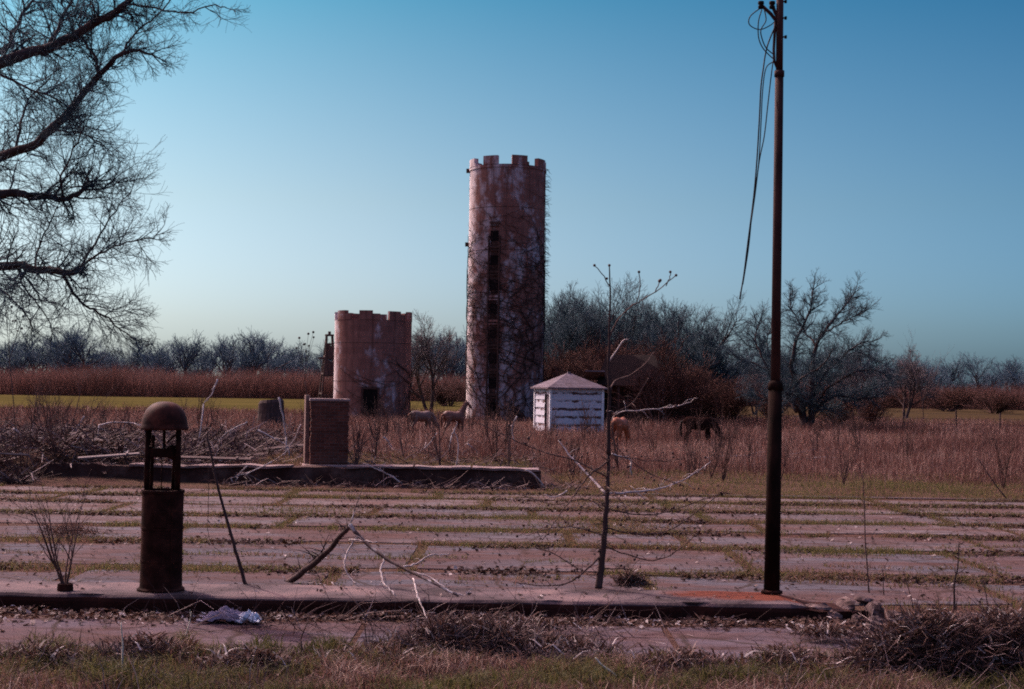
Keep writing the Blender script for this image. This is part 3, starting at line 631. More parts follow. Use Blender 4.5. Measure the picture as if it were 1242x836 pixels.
# right hand spreading tree
def limb_tree(name, px, Y0, limbs, label, mt_, mc_, cf, L0, dens, base_r):
    o = at(px, Y0); root = empty(name, o, 0, label, 'tree'); mt, mc = MB(), MB()
    for pts, ra, rb in limbs:
        w = [D(p_[0], p_[1] + max(0, (440 - p_[1]) * .20), Y0 + (p_[2] if len(p_) > 2 else 0)) - o for p_ in pts]; sp = smooth_path(w, 4); n = len(sp)
        sp = [p_ + Vector((U(-1, 1), U(-1, 1), U(-1, 1))) * .06 * (0 < i < n - 1) for i, p_ in enumerate(sp)]
        mt.tube(sp, [(ra + (rb - ra) * (i / (n - 1)) ** .6) * .8 for i in range(n)], 7)
        for i in range(2, n):
            seg = sp[i] - sp[i - 1]; cnt = seg.length * dens * (.4 + .6 * i / n); cnt = int(cnt) + (random.random() < cnt % 1)
            for _ in range(cnt):
                dd = seg.normalized(); a = R(U(25, 65)); perp = dd.orthogonal().normalized(); perp.rotate(Quaternion(dd, U(0, 2 * math.pi)))
                branch(mt, mc, sp[i - 1].lerp(sp[i], random.random()), (dd * math.cos(a) + perp * math.sin(a)).normalized(), L0 * U(.5, 1.1) * (1.15 - .5 * i / n), max(.026, rb * .7), 2, cf)
        branch(mt, mc, sp[-1], (sp[-1] - sp[-2]).normalized(), L0 * .7, rb * .8, 2, cf)
    mt.build('trunk', mt_, root, True); mc.build('crown', mc_, root, True); return root
CFr = dict(lev=4, wob=[.1, .2, .2, .24, .3], trop=[0, 0, .05, .06, .03], kids=[0, 6, 6, 5], ang=(25, 60), ratio=(.5, .78), trunk=1, rmin=.011, **{'from': [.2, .15, .15, .1]})
limb_tree('bare_tree', 975, 88, [
    ([(974, 520), (975, 505), (970, 485), (963, 462), (961, 435), (968, 400), (982, 365), (986, 328)], .42, .05), ([(980, 520), (984, 505), (984, 478), (986, 440), (992, 410), (1008, 378), (1026, 352), (1036, 334)], .36, .045),
    ([(966, 500), (950, 462, 2), (935, 430, 3), (930, 405, 3.5), (938, 380, 4)], .12, .03), ([(986, 470), (1010, 440, 3), (1035, 425, 4), (1055, 430, 4.5), (1072, 442, 4.5)], .12, .03), ([(968, 470), (940, 450, 3), (910, 440, 4), (890, 428, 4.5)], .11, .03), ([(984, 500), (1020, 490, 3), (1050, 470, 4), (1078, 465, 4.5)], .11, .03), ([(982, 508), (992, 495), (1003, 484), (1022, 480), (1045, 484), (1064, 480)], .20, .05), ([(972, 505), (962, 488, -1), (945, 468, -2), (928, 440, -2), (917, 405, -1.5), (922, 375, -1)], .18, .04),
    ([(984, 480), (1000, 455, 1.5), (1020, 435, 2), (1040, 412, 2), (1058, 408, 2)], .14, .04), ([(962, 450), (945, 430, 2), (925, 425, 2.5), (905, 412, 3)], .11, .035), ([(990, 415), (975, 390, 2), (960, 360, 2.5), (958, 340, 2.5)], .10, .035),
    ([(1000, 392), (1015, 385, -1), (1030, 372, -1.5), (1046, 365, -1.5)], .08, .035), ([(990, 490), (1005, 470, -2), (1030, 455, -3), (1055, 448, -3), (1075, 455, -3)], .12, .035), ([(968, 480), (950, 478, -2), (930, 485, -3), (915, 480, -3)], .10, .03), ([(963, 462), (980, 455, -2.5), (1000, 440, -3.5), (1010, 418, -4)], .10, .035)],
    'wide bare tree with forked trunk, right of the pole', m_bark, m_twig_dusk, CFr, 1.25, 9.5, .4)
# trees about the house
spec = [(692, 338, 118, CF_dense, 4, 'tall bare tree with feathery top right beside the tall silo'), (742, 333, 122, CF_dense, 3, 'tall bare tree behind the shed, between the silo and the house'), (800, 362, 120, CF_dense, 3, 'dense round-headed bare tree behind the derelict house roof'),
        (846, 358, 112, CF_up, 2, 'bare tree with long upswept limbs right of the derelict house'), (868, 396, 104, CF_dense, 4, 'low broad bare tree at the right end of the clump by the house')]
spec += [(718, 345, 126, CF_dense, 3, 'bare tree in the clump, second right of the tall silo'), (822, 368, 118, CF_dense, 3, 'bare tree rising over the right end of the derelict house'), (670, 350, 124, CF_dense, 3, 'bare tree half hidden by the tall silo')]
for px, py, Y_, cf, st, lb in spec: tree('bare_tree', at(px, Y_), cf, top_h(px, py - 8, Y_), st, lb, m_bark, m_twig_dusk, tr=.17, spread=.55)
sh = [(672, 420, 108, 'reddish thicket shrub at the foot of the tall silo'), (725, 398, 110, 'tall reddish shrub rising behind the shed roof'), (766, 396, 108, 'reddish shrub standing over the house ridge'), (826, 424, 100, 'reddish shrub touching the right end of the house'), (862, 440, 97, 'low reddish shrub between the house clump and the pole'), (700, 440, 100, 'dark low shrub behind the shed'), (840, 455, 96, 'low tangled shrub behind the dark horse'), (745, 425, 104, 'reddish shrub behind the left end of the derelict house'), (800, 425, 92, 'reddish shrub in front of the right end of the derelict house roof'), (790, 395, 104, 'tallest reddish shrub, over the right half of the house'), (880, 450, 95, 'low reddish shrub left of the pole, behind the field grass'), (1015, 470, 92, 'reddish undergrowth behind the foot of the wide forked tree'), (1060, 468, 96, 'reddish undergrowth right of the wide forked tree'), (940, 468, 96, 'reddish undergrowth behind the pole'), (690, 415, 106, 'reddish shrub left of the shed roof peak')]
protoS = None
for px, py, Y_, lb in sh:
    h = top_h(px, py, Y_)
    if protoS is None or px in (772, 862): protoS = tree('bare_shrub', at(px, Y_), CF_shrub, h, 9, lb, m_bark2, m_twig_red, 'reddish shrubs about the house', tr=.06, spread=.9, cat='shrub'); p_h = h
    else: s = protoS.scale.x * h / p_h; dup(protoS, 'bare_shrub', at(px, Y_), U(0, 6), (s * 1.15, s * 1.15, s), lb, 'reddish shrubs about the house')
# small trees between silos, and right-hand edge
tree('bare_tree', at(522, 128), CF_up, top_h(522, 374, 128), 2, 'bare tree seen between the short and the tall silo', m_bark, m_twig_far, tr=.14, spread=.6)
t1 = tree('bare_tree', at(1098, 130), CF_up, top_h(1098, 415, 130), 2, 'bare tree right of the wide forked tree, before the far wood', m_bark, m_twig_far, tr=.13, spread=.5)
tree('slender_tree', at(1120, 125), dict(CF_shrub, kids=[6, 4, 3], ang=(12, 30), trunk=.75), top_h(1108, 392, 125), 1, 'slender leaning bare tree against the sky on the right', m_bark, m_twig_far, tr=.07)
for px, py, Y_, sc, lb in ((1050, 420, 112, 1, 'dense bare tree behind the wide forked tree'), (915, 438, 140, 1, 'small bare tree just left of the pole, behind the thicket')):
    h = top_h(px, py, Y_); dup(t1, 'bare_tree', at(px, Y_), U(0, 6), t1.scale.x * h / top_h(1098, 415, 130), lb)
# far wood: trees one can tell apart
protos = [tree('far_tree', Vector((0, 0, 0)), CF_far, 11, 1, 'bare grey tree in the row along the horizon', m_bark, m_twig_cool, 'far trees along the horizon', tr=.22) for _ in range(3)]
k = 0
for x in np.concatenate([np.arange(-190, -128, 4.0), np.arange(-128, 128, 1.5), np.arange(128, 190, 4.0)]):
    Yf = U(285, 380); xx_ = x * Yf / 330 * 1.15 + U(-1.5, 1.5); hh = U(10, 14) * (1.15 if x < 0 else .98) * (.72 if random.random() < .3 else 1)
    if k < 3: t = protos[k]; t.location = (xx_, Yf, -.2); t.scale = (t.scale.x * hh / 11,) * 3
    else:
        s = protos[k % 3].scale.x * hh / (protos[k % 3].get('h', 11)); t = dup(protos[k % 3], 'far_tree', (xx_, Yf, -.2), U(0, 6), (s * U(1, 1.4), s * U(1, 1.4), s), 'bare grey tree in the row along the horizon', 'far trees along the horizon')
    if k < 3: t['h'] = hh
    k += 1
# low red-brown thicket in front of the wood
n = 105000; x = NR.uniform(-135, 135, n); y = NR.uniform(232, 262, n) + 3 * np.sin(x * .12)
top = (3.5 + 2.2 * vnoise(x, y * .4, 11, 41) + 1.6 * vnoise(x, y, 3.2, 42) + .9 * vnoise(x, y, 1.1, 44)) * np.where(x < 0, 1.05, .82 + .25 * vnoise(x, x * 0, 9, 43))
h = top * NR.uniform(.45, 1.0, n) ** .6
v, q4, t3, tt = blade_arrays(np.stack([x, y, x * 0 - .1], 1), h, NR.uniform(.04, .09, n), NR.uniform(.1, .9, n), np.clip(.75 * NR.random(n) + .7 * (vnoise(x, y, 6, 45) - .4), 0, 1), .3)
m_thick = mat_tint('thicket_twigs', [L(.06, .028, .024), L(.10, .045, .038), L(.15, .075, .065)], .4)
tag(np_mesh('thicket', v, q4, t3, tt, m_thick), 'low red-brown thicket running along the far side of the field', 'thicket', kind='stuff')
# bushes standing free before the thicket on the right
for px, py, Y_, lb in ((1060, 462, 190, 'red-brown bush before the far thicket, below the wide forked tree'), (1150, 458, 195, 'broad red-brown bush at the right, before the far thicket'), (1205, 465, 180, 'red-brown bush nearest the right edge of the field'), (545, 452, 170, 'red-brown bush between the two silos')):
    h = top_h(px, py, Y_); s = protoS.scale.x * h * .9 / p_h; dup(protoS, 'bare_shrub', at(px, Y_), U(0, 6), (s * 2.6, s * 2.0, s), lb, 'red-brown bushes at the field edge')

# big tree reaching in from the left
YB = 10.8; kB = YB / 25; bx = D(-330, 480, YB).x
big = empty('overhanging_tree', Vector((bx, YB, 0)), 0, 'large bare tree reaching in from the left edge with long dark limbs', 'tree'); O = big.location
mt, mc = MB(), MB()
CFb = dict(lev=4, wob=[.1, .2, .24, .28, .32], trop=[0, .0, .02, .02, .0], kids=[0, 8, 8, 6], ang=(25, 65), ratio=(.5, .78), trunk=1, rmin=.0040 * kB, **{'from': [.2, .1, .1, .1]})
limbs = [
    ([(-330, 470), (-320, 330), (-150, 145, -1), (0, 76, -1), (65, 55), (108, 32), (140, 16), (165, -8), (200, -40)], .19, .05, 1.0),
    ([(110, 32), (150, 8), (190, 11), (225, 16), (255, 6), (275, 10)], .030, .012, .5),
    ([(-325, 420), (-140, 270, 1), (0, 192, 1), (45, 172, .7), (85, 133, .5), (120, 92, .3), (147, 66), (172, 63), (188, 70)], .16, .02, .9),
    ([(122, 92, .3), (113, 66, .6), (100, 45, 1), (96, 18, 1)], .05, .02, .9),
    ([(147, 66), (165, 40, .3), (190, 20, .3), (215, -10)], .03, .012, .8),
    ([(-325, 440), (-120, 250, -1.5), (0, 236, -1), (45, 238, -.6), (78, 241, -.5), (100, 231, -.5), (106, 216, -.3)], .13, .035, 1.1),
    ([(78, 241, -.5), (75, 215, -.8), (90, 180, -1), (105, 150, -1)], .03, .012, 1.0),
    ([(100, 231, -.5), (125, 228, -.3), (146, 220, 0)], .025, .01, 1.0),
    ([(-328, 480), (-160, 345, 1), (0, 322, .6), (40, 326, .4), (78, 330, .2), (96, 327, .0)], .15, .06, 1.0),
    ([(78, 330, .2), (86, 352, .4), (103, 370, .4), (126, 382, .3), (143, 398, .2), (163, 412, .2)], .045, .012, 1.0),
    ([(96, 327), (122, 308, -.3), (152, 294, -.4), (186, 290, -.2)], .035, .010, .9),
    ([(96, 327), (120, 285, .5), (140, 256, .6), (160, 230, .6)], .032, .010, .9),
    ([(40, 326, .4), (48, 300, 1), (60, 270, 1.2), (70, 250, 1.4)], .03, .012, .9),
    ([(20, 324, .6), (30, 350, 1), (52, 375, 1.2), (64, 405, 1.2)], .03, .010, .7),
    ([(-60, 300, -.8), (-10, 345, -1), (25, 372, -1.2), (40, 400, -1.2)], .03, .012, .6),
    ([(-140, 100, 1.5), (0, 62, 1.5), (15, 40, 1.6), (40, 0, 1.8)], .09, .03, 1.0),
    ([(60, 56), (75, 25, .5), (95, -15, .5)], .05, .025, 1.0),
    ([(20, 183, 1), (25, 150, 1.5), (35, 120, 2), (60, 95, 2)], .04, .015, 1.1),
    ([(60, 160, .6), (90, 160, .2), (115, 170, 0), (132, 182, 0)], .025, .010, 1.0),
    ([(0, 90, -1), (30, 105, -1.4), (60, 118, -1.6), (75, 125, -1.6)], .035, .012, 1.1),
]
for pts, ra, rb, dens in limbs:
    w = [D(p_[0], p_[1], YB + kB * (p_[2] if len(p_) > 2 else 0)) - O for p_ in pts]; sp = smooth_path(w, 4); n = len(sp); ra *= kB * .80; rb *= kB * .80
    # small natural kinks along the limb
    sp = [p_ + Vector((U(-1, 1), U(-1, 1), U(-1, 1))) * .025 * kB * (0 < i < n - 1) for i, p_ in enumerate(sp)]
    mt.tube(sp, [ra + (rb - ra) * (i / (n - 1)) ** .8 for i in range(n)], 8)
    for i in range(1, n):
        seg = (sp[i] - sp[i - 1]); pw = sp[i] + O
        if pw.x < D(-40, 300, YB).x: continue
        cnt = seg.length / kB * 9.5 * dens; cnt = int(cnt) + (random.random() < cnt % 1)
        for _ in range(cnt):
            dd = seg.normalized(); a = R(U(30, 75)); perp = dd.orthogonal().normalized(); perp.rotate(Quaternion(dd, U(0, 2 * math.pi)))
            Ln = kB * U(.45, 1.1) * (1.05 - .6 * i / n)
            branch(mt, mc, sp[i - 1].lerp(sp[i], random.random()), (dd * math.cos(a) + perp * math.sin(a)).normalized(), Ln, kB * max(.010, min(.020, rb / kB * .8)), 2, CFb)
    w_end = sp[-1]; branch(mt, mc, w_end, (sp[-1] - sp[-2]).normalized(), .28 * kB, rb * .8, 2, CFb)
mt.tube([Vector((0, 0, -.2)), Vector((.04, 0, .6)), D(-328, 400, YB) - O, D(-325, 300, YB) - O, D(-340, 150, YB) - O, D(-360, -60, YB) - O], [.62 * kB, .5 * kB, .42 * kB, .33 * kB, .22 * kB, .12 * kB], 12)
mt.build('trunk', m_bark, big, True); mc.build('crown', m_twig_dusk, big, True)

# ------------------------------------------------------------------ sapling on the kerb
def px_tube(mb, pts, Y0, r0, r1, O=Vector((0, 0, 0)), n=6, sub=4, jit=.004):
    w = [D(p_[0], p_[1], Y0 + (p_[2] if len(p_) > 2 else 0)) - O for p_ in pts]; sp = smooth_path(w, sub); k = len(sp)
    sp = [p_ + Vector((U(-1, 1), U(-1, 1), U(-1, 1))) * jit * (0 < i < k - 1) for i, p_ in enumerate(sp)]
    mb.tube(sp, [r0 + (r1 - r0) * i / (k - 1) for i in range(k)], n); return sp
bs = P(727, 713, IZ); Ys = bs.y
sap = empty('sapling', bs, 0, 'thin leafless sapling with round seed pods, growing through the kerb', 'sapling'); O = bs
mb = MB(); px_tube(mb, [(726, 714), (729, 690), (733, 650), (735, 620), (737, 590), (738, 550)], Ys, .040, .016, O, 8, jit=.004); px_tube(mb, [(738, 551), (738, 515), (739, 480), (738, 445), (739, 400), (740, 360), (739, 323)], Ys, .024, .006, O, 7, jit=.003)
for _ in range(70):
    t_ = U(0, 1); b0 = D(727 + 10 * t_, 712 - 160 * t_, Ys) - O; d = Vector((U(-1, 1), U(-1, 1), U(-.3, .8))).normalized(); mb.tube([b0, b0 + d * U(.03, .09), b0 + d * U(.08, .13)], [.006, .004, .002], 4)
mb.build('trunk', m_bark, sap, True)
sb = [([(726, 676), (709, 693, -.1), (688, 707, -.3), (660, 711, -.5), (622, 706, -.6)], .008, 0), ([(732, 662), (761, 673, -.1), (792, 680, -.2), (820, 669, -.3), (850, 642, -.4)], .006, 0),
      ([(734, 640), (771, 648, .1), (806, 645, .3), (837, 627, .4), (872, 600, .5)], .006, 0), ([(736, 617), (775, 625, .2), (813, 620, .4), (862, 603, .5), (888, 598, .6)], .005, 0),
      ([(737, 599), (771, 597, .3), (799, 593, .5), (833, 580, .7), (862, 560, .8)], .010, 1), ([(736, 600), (712, 575, .3), (690, 551, .5), (677, 534, .6)], .011, 1),
      ([(737, 560), (716, 576, -.2), (702, 593, -.3), (684, 617, -.4), (658, 655, -.5)], .007, 0), ([(738, 551), (765, 556, .3), (800, 560, .4), (826, 556, .5)], .004, 0),
      ([(739, 476), (746, 463, .1), (765, 455, .2), (782, 442, .2), (793, 427, .3)], .008, 0), ([(740, 503), (763, 492, .1), (775, 478, .1), (787, 458, .1)], .006, 0),
      ([(740, 512), (752, 500, -.2), (785, 497, -.3), (812, 494, -.3), (838, 488, -.3)], .0042, 1), ([(739, 408), (752, 385), (768, 370), (796, 354), (820, 334)], .006, 0),
      ([(773, 366), (776, 350), (775, 330)], .004, 0), ([(795, 355), (799, 345), (801, 340)], .004, 0), ([(808, 347), (812, 338), (813, 330)], .004, 0), ([(740, 348), (730, 332), (721, 322)], .004, 0),
      ([(738, 440), (755, 415), (762, 412)], .006, 1), ([(733, 650), (700, 640, -.3), (670, 640, -.4), (640, 650, -.5)], .005, 0), ([(735, 615), (705, 605, .2), (672, 612, .3), (630, 600, .4)], .005, 0), ([(736, 590), (755, 610, -.3), (765, 632, -.4)], .006, 0),
      ([(730, 690), (756, 690, .2), (785, 697, .3), (830, 700, .3)], .005, 0), ([(728, 700), (700, 690, .3), (672, 672, .3), (650, 665, .4)], .005, 0), ([(737, 580), (700, 560, -.3), (650, 545, -.3), (605, 525, -.3), (585, 515, -.3)], .006, 0), ([(740, 530), (760, 555), (790, 575, .2), (830, 590, .2)], .004, 0)]
pods = MB()
for pts, r, w in sb:
    tw = MB()
    sp = px_tube(tw, pts, Ys, r * 1.45, .0045, O, 5, jit=.006)
    for i in range(2, len(sp)):
        for _q in range(2 if sp[i].z < 1.6 else 1):
            if random.random() > .55 or sp[i].z > 2.0: continue
            d = Vector((U(-1, 1), U(-1, 1), U(-.6, .8))).normalized() * U(.06, .2); e_ = sp[i] + d; tw.tube([sp[i], sp[i] + d * .5 + Vector((0, 0, .02)), e_], [.0035, .003, .0025], 4)
            if random.random() < .6: pods.ball(e_, U(.010, .016), 6, 5, (1, 1, 1.15))
    tw.build('branch', m_dead if w else m_stalk, sap, True)
    if pts[-1][1] < 345: pods.ball(sp[-1], .015, 8, 6)
pods.ball(D(739, 322, Ys) - O, .015, 8, 6); pods.ball(D(736, 338, Ys) - O, .014, 8, 6); pods.ball(D(800, 341, Ys) - O, .018, 8, 6)
pp = pods.build('seed_pods', m_stalk, sap, True); tag(pp, kind='stuff')

# ------------------------------------------------------------------ broken branch on the kerb
fb = P(350, 706, .0); O = fb
fall = empty('fallen_branch', fb, 0, 'broken dark branch with pale peeling twigs, propped across the kerb', 'branch')
mb = MB(); px_tube(mb, [(350, 706, .0), (385, 680, -.5), (405, 660, -.8), (426, 637, -1.1)], fb.y, .038, .024, O, 8, 5, .008)
for _ in range(26):
    t_ = U(.05, .95); b0 = D(350 + 76 * t_, 706 - 69 * t_, fb.y - 1.1 * t_) - O; d = Vector((U(-1, 1), U(-.7, .7), U(-.2, 1))).normalized() * U(.04, .38) ; mb.tube([b0, b0 + d * .5 + Vector((0, 0, .015)), b0 + d], [.008, .005, .002], 4)
mb.build('main_limb', m_bark, fall, True)
mb = MB(); y_ = fb.y - 1.1
px_tube(mb, [(424, 636), (440, 655, -.1), (463, 674, -.3), (487, 688, -.5), (520, 704, -.8), (556, 723, -1.0)], y_, .024, .009, O, 7)
px_tube(mb, [(424, 640), (433, 610), (442, 588, .2)], y_, .008, .003, O, 5); mb.build('side_limb', m_deadbark, fall, True)
mb = MB()
for pts in ([(436, 650, 0), (424, 664, -.1), (418, 685, -.3), (424, 700, -.4), (432, 708, -.5)], [(467, 676, -.3), (462, 692, -.5), (466, 708, -.7), (478, 720, -.9), (484, 730, -1.1)], [(488, 688, -.5), (505, 684, -.2), (522, 674, 0), (545, 672, .2)], [(501, 702, -.9), (505, 718, -1.2), (510, 732, -1.4), (519, 752, -1.7)], [(424, 655, 0), (440, 656, -.2), (458, 658, -.3)], [(498, 694, -.5), (520, 700, -.6), (545, 716, -.8), (575, 725, -.9)]):
    sp = px_tube(mb, pts, y_, .0105, .005, O, 6, 5, .008)
    for _ in range(4): i = random.randrange(2, len(sp) - 1); d = Vector((U(-1, 1), U(-.6, .6), U(-.5, 1))).normalized() * U(.04, .14); mb.tube([sp[i], sp[i] + d * .5 + Vector((0, 0, .01)), sp[i] + d], [.005, .004, .002], 4)
mb.build('peeled_twigs', m_dead, fall, True)

# leaning dead stem with trailing vine
ls = P(297, 709, IZ - .01); lean = empty('leaning_stem', ls, 0, 'straight dark dead stem leaning left, between the pump and the broken branch', 'stem')
mb = MB(); px_tube(mb, [(298, 710), (288, 676), (278, 640), (266, 596), (258, 562), (251, 528)], ls.y, .020, .010, ls, 7); mb.build('stem', m_bark, lean, True)
mb = MB(); px_tube(mb, [(252, 560), (253, 600, .1), (252, 640, .1), (257, 660, .1), (272, 671, .1), (284, 670, .0)], ls.y, .004, .003, ls, 4); px_tube(mb, [(284, 668), (305, 668, .1), (320, 660, .2), (325, 640, .2)], ls.y, .003, .002, ls, 4); px_tube(mb, [(262, 585), (300, 592, .3), (345, 588, .5)], ls.y, .003, .002, ls, 4); mb.build('trailing_vine', m_stalk, lean, True)

# ------------------------------------------------------------------ shrub growing from a pipe stub
sp_ = P(79, 716, IZ)
stub = empty('pipe_stub', sp_, 0, 'short rusty pipe stub in the kerb with a bare bush growing from it', 'pipe stub')
mb = MB(); mb.lathe([(.03, 0), (.078, 0), (.074, .065), (.062, .068), (.058, .02), (.03, .02)], 18); mb.build('pipe', m_rust, stub)
def bushlet(name, loc, stems, H, label, mat=m_stalk, cat='shrub', group=None, lev=2, kids=(7, 5), spread=.6, r=.010, split=None):
    loc = Vector(loc)
    if loc.y > 31.2: loc.z = float(ground_z(loc.x, loc.y))
    root = empty(name, loc, 0, label, cat, group); a, b_ = MB(), MB()
    cf = dict(lev=lev, wob=[.1, .16, .2, .2], trop=[.1, .06, .05, .05], kids=list(kids) + [4, 4], ang=(20, 50), ratio=(.4, .7), rmin=.0028, trunk=1, split=1, **{'from': [.25, .2, .2]})
    for k in range(stems):
        an = U(0, 6.28); d = Vector((math.cos(an) * spread * U(.2, 1), math.sin(an) * spread * U(.2, 1), 1)).normalized(); branch(a, b_, Vector((0, 0, -.03)), d, H * U(.55, .85), r * U(.7, 1.1), 0, cf)
    a.build('stem', mat, root, True); b_.build('twigs', mat, root, True); return root
bushlet('bare_bush', sp_ + Vector((0, 0, .03)), 5, 1.05, 'bare dark bush with thin upright stems growing from the pipe stub', m_bark2, r=.013, kids=(5, 3), spread=.75)

# round fill cover in the kerb
pc = P(277, 715, IZ); mb = MB(); mb.lathe([(.05, .0), (.33, .0), (.33, .012), (.30, .02), (.29, .014), (.06, .014), (.05, .02)], 40)
cvr = mb.build('fill_cover', mat_noise('pale_cover', [L(.22, .22, .27), L(.36, .35, .40)], 6, .6, .2, .004), None, origin=(pc.x, pc.y, IZ - .004)); tag(cvr, 'pale round fill cover set in the kerb beside the pump', 'cover')

# crumpled cloth in the gutter
def cloth(name, c, sx_, sy_, h, mat, label, seed):
    n = 26; vs = []
    for j in range(n):
        for i in range(n):
            u, v = i / (n - 1) - .5, j / (n - 1) - .5; rr = min(1, (u * u * 4 + v * v * 4)); k = 1 - .18 * math.sin(5 * math.atan2(v, u) + seed)
            z = h * max(0, 1 - rr) ** .6 * (.45 + .9 * float(vnoise(u * 9, v * 9, 1.1, seed))) + .035 * float(vnoise(u * 22, v * 22, 1.0, seed + 1))
            vs.append((u * sx_ * k, v * sy_ * k, z + .004))
    mb = MB(); mb.add(vs, [(j * n + i, j * n + i + 1, (j + 1) * n + i + 1, (j + 1) * n + i) for j in range(n - 1) for i in range(n - 1)])
    o = mb.build(name, mat, None, True, origin=None); o.location = c; md = o.modifiers.new('t', 'SOLIDIFY'); md.thickness = .006; return tag(o, label, 'cloth')
cl = P(275, 753, .01); cloth('crumpled_cloth', cl, .42, .26, .085, mat_noise('lavender_cloth', [L(.13, .11, .15), L(.22, .19, .25)], 8, .8, .2, .01), 'crumpled lavender-grey cloth lying in the gutter below the kerb', 4)
cl = P(301, 755, .01); cloth('crumpled_bag', cl, .20, .14, .075, mat_noise('pale_plastic', [L(.34, .40, .48), L(.60, .64, .70)], 12, .35, .3, .01, spec=.5), 'pale blue crumpled plastic bag beside the lavender cloth', 9)['category'] = 'bag'

# ------------------------------------------------------------------ brick pillar on the foundation
pp_ = D(399, 562, 32.95); pp_.z = FZ; s_ = F / 32.95; wP = 46 / s_; hP = D(399, 484, 32.95).z - FZ
pil = empty('brick_pillar', pp_, R(12), 'square dark brick pillar standing on the ruined foundation', 'pillar')
m, nt, b, o = new_mat('dark_brick')
tc = nt.nodes.new('ShaderNodeTexCoord'); mp = nt.nodes.new('ShaderNodeMapping'); mp.inputs['Rotation'].default_value = (R(90), 0, 0); nt.links.new(tc.outputs['Object'], mp.inputs[0])
bk = N(nt, 'ShaderNodeTexBrick', Scale=1.0); bk.inputs['Brick Width'].default_value = .21; bk.inputs['Row Height'].default_value = .072; bk.inputs['Mortar Size'].default_value = .007
bk.inputs['Color1'].default_value = L(.085, .026, .018); bk.inputs['Color2'].default_value = L(.15, .052, .036); bk.inputs['Mortar'].default_value = L(.14, .085, .072); nt.links.new(mp.outputs[0], bk.inputs[0])
c = mixc(nt, ramp(nt, noise(nt, 3, 7), [(.4, L(0, 0, 0)), (.7, L(.7, .7, .7))]), bk.outputs[0], L(.06, .03, .025)); nt.links.new(c, b.inputs['Base Color']); b.inputs['Roughness'].default_value = .9; bump(nt, b, bk.outputs['Fac'], -.4, .02); m_brick = m
mb = MB(); zz = 0.0
while zz < hP - .07:                                            # courses a little in and out, as old brickwork stands
    jx, jy = U(-.012, .012), U(-.012, .012); mb.box((jx, .45 + jy, zz + .035), (wP + U(-.02, .01), .9, .071)); zz += .072
mb.build('shaft', m_brick, pil)
mb = MB(); mb.box((0, .45, hP - .025), (wP + .05, .95, .06)); mb.build('cap', m_found, pil, bevel=.01)
mb = MB(); mb.box((-wP / 2 - .05, .55, hP / 2 + .04), (.10, .5, hP + .08)); mb.build('sunlit_side_strip', mat_noise('sunlit_side_tone', [L(.12, .065, .055), L(.20, .12, .10)], 4, .85, .2, .01), pil, bevel=.01)  # added pale strip, puts the sunlit left side into the colour
mb = MB(); mb.box((0, .40, -.16), (wP + .35, 1.3, .34)); mb.build('plinth', m_found, pil, bevel=.03)
pil.location.z = FZ + .0

# ------------------------------------------------------------------ rubble, boards, branches
def chunk(c, s, seed, label, mat, name='concrete_chunk'):
    r_ = random.Random(seed); mb = MB(); n, m_ = 9, 6; mb.ball((0, 0, 0), 1, n, m_)
    vs = []
    for v in mb.v:
        v = Vector(v); k = .82 + r_.uniform(-.22, .22); mx = max(abs(v.x), abs(v.y), abs(v.z)); v = v * (k * (.5 + .4 / mx)); vs.append((v.x * s[0], v.y * s[1], v.z * s[2]))
    mb.v = vs; o = mb.build(name, mat, None, False); o.location = c; o.rotation_euler = (r_.uniform(-.2, .2), r_.uniform(-.2, .2), r_.uniform(0, 3)); return tag(o, label, 'rubble', 'broken concrete at the kerb end')
m_chunk = mat_noise('broken_concrete', [L(.05, .030, .027), L(.11, .070, .064), L(.19, .13, .12)], 8, .95, .7, .02)
chs = [(993, 741, .19, .14, .10, 'long low concrete chunk nearest the kerb end'), (1025, 733, .16, .12, .07, 'dark flat concrete slab piece on top of the kerb end rubble'), (1062, 741, .13, .11, .10, 'rounded pale concrete chunk between the slab piece and the weeds'), (1060, 757, .10, .09, .09, 'small broken concrete lump below the rounded chunk'), (1085, 748, .11, .09, .08, 'concrete lump at the weed clump edge of the rubble'), (1040, 752, .08, .07, .06, 'smallest concrete lump in the kerb end rubble'), (1010, 748, .11, .09, .07, 'wedge of concrete leaning in the middle of the rubble'), (1048, 728, .14, .10, .05, 'thin concrete flake at the back of the rubble')]
for i, (px, py, a, b_, c_, lb) in enumerate(chs): chunk(P(px, py, c_ * .7), (a, b_, c_), i + 3, lb, m_chunk)
# boards in the debris
m_gb = mat_noise('grey_board', [L(.10, .07, .065), L(.22, .165, .155)], 5, .85, .3, .01, (.3, 1, 1))
m_wood = mat_noise('brown_timber', [L(.05, .028, .025), L(.11, .07, .06)], 4, .9, .3, .02, (1, 1, .2))
bd = [(118, 538, 1.1, 1.7, 0.06, 'long pale board lying in the debris left of the pump', m_gb), (132, 553, .6, 1.3, .3, 'short pale board below the long one in the debris', m_gb), (10, 551, .5, .9, .1, 'grey board end at the left edge of the debris', m_gb), (340, 543, .5, 1.7, .9, 'tilted grey plank in the brush left of the brick pillar', m_wood), (45, 530, .6, 1.6, -.5, 'dark plank lying crosswise in the debris at far left', m_wood), (262, 556, .5, 1.5, .15, 'brown plank lying along the foundation edge right of the pump', m_wood)]
for px, py, wz, ln, an, lb, mm in bd:
    p_ = P(px, py, FZ + .22); mb = MB(); rt = Euler((U(-.15, .15), U(-.1, .1), an)).to_matrix(); mb.box((0, 0, 0), (ln, .2, .035), rt); mb.box(rt @ Vector((ln * .3, .02, .03)), (.05, .2, .02), rt); o = mb.build('board', mm, None, bevel=.006); o.location = p_; tag(o, lb, 'board', 'boards in the debris')
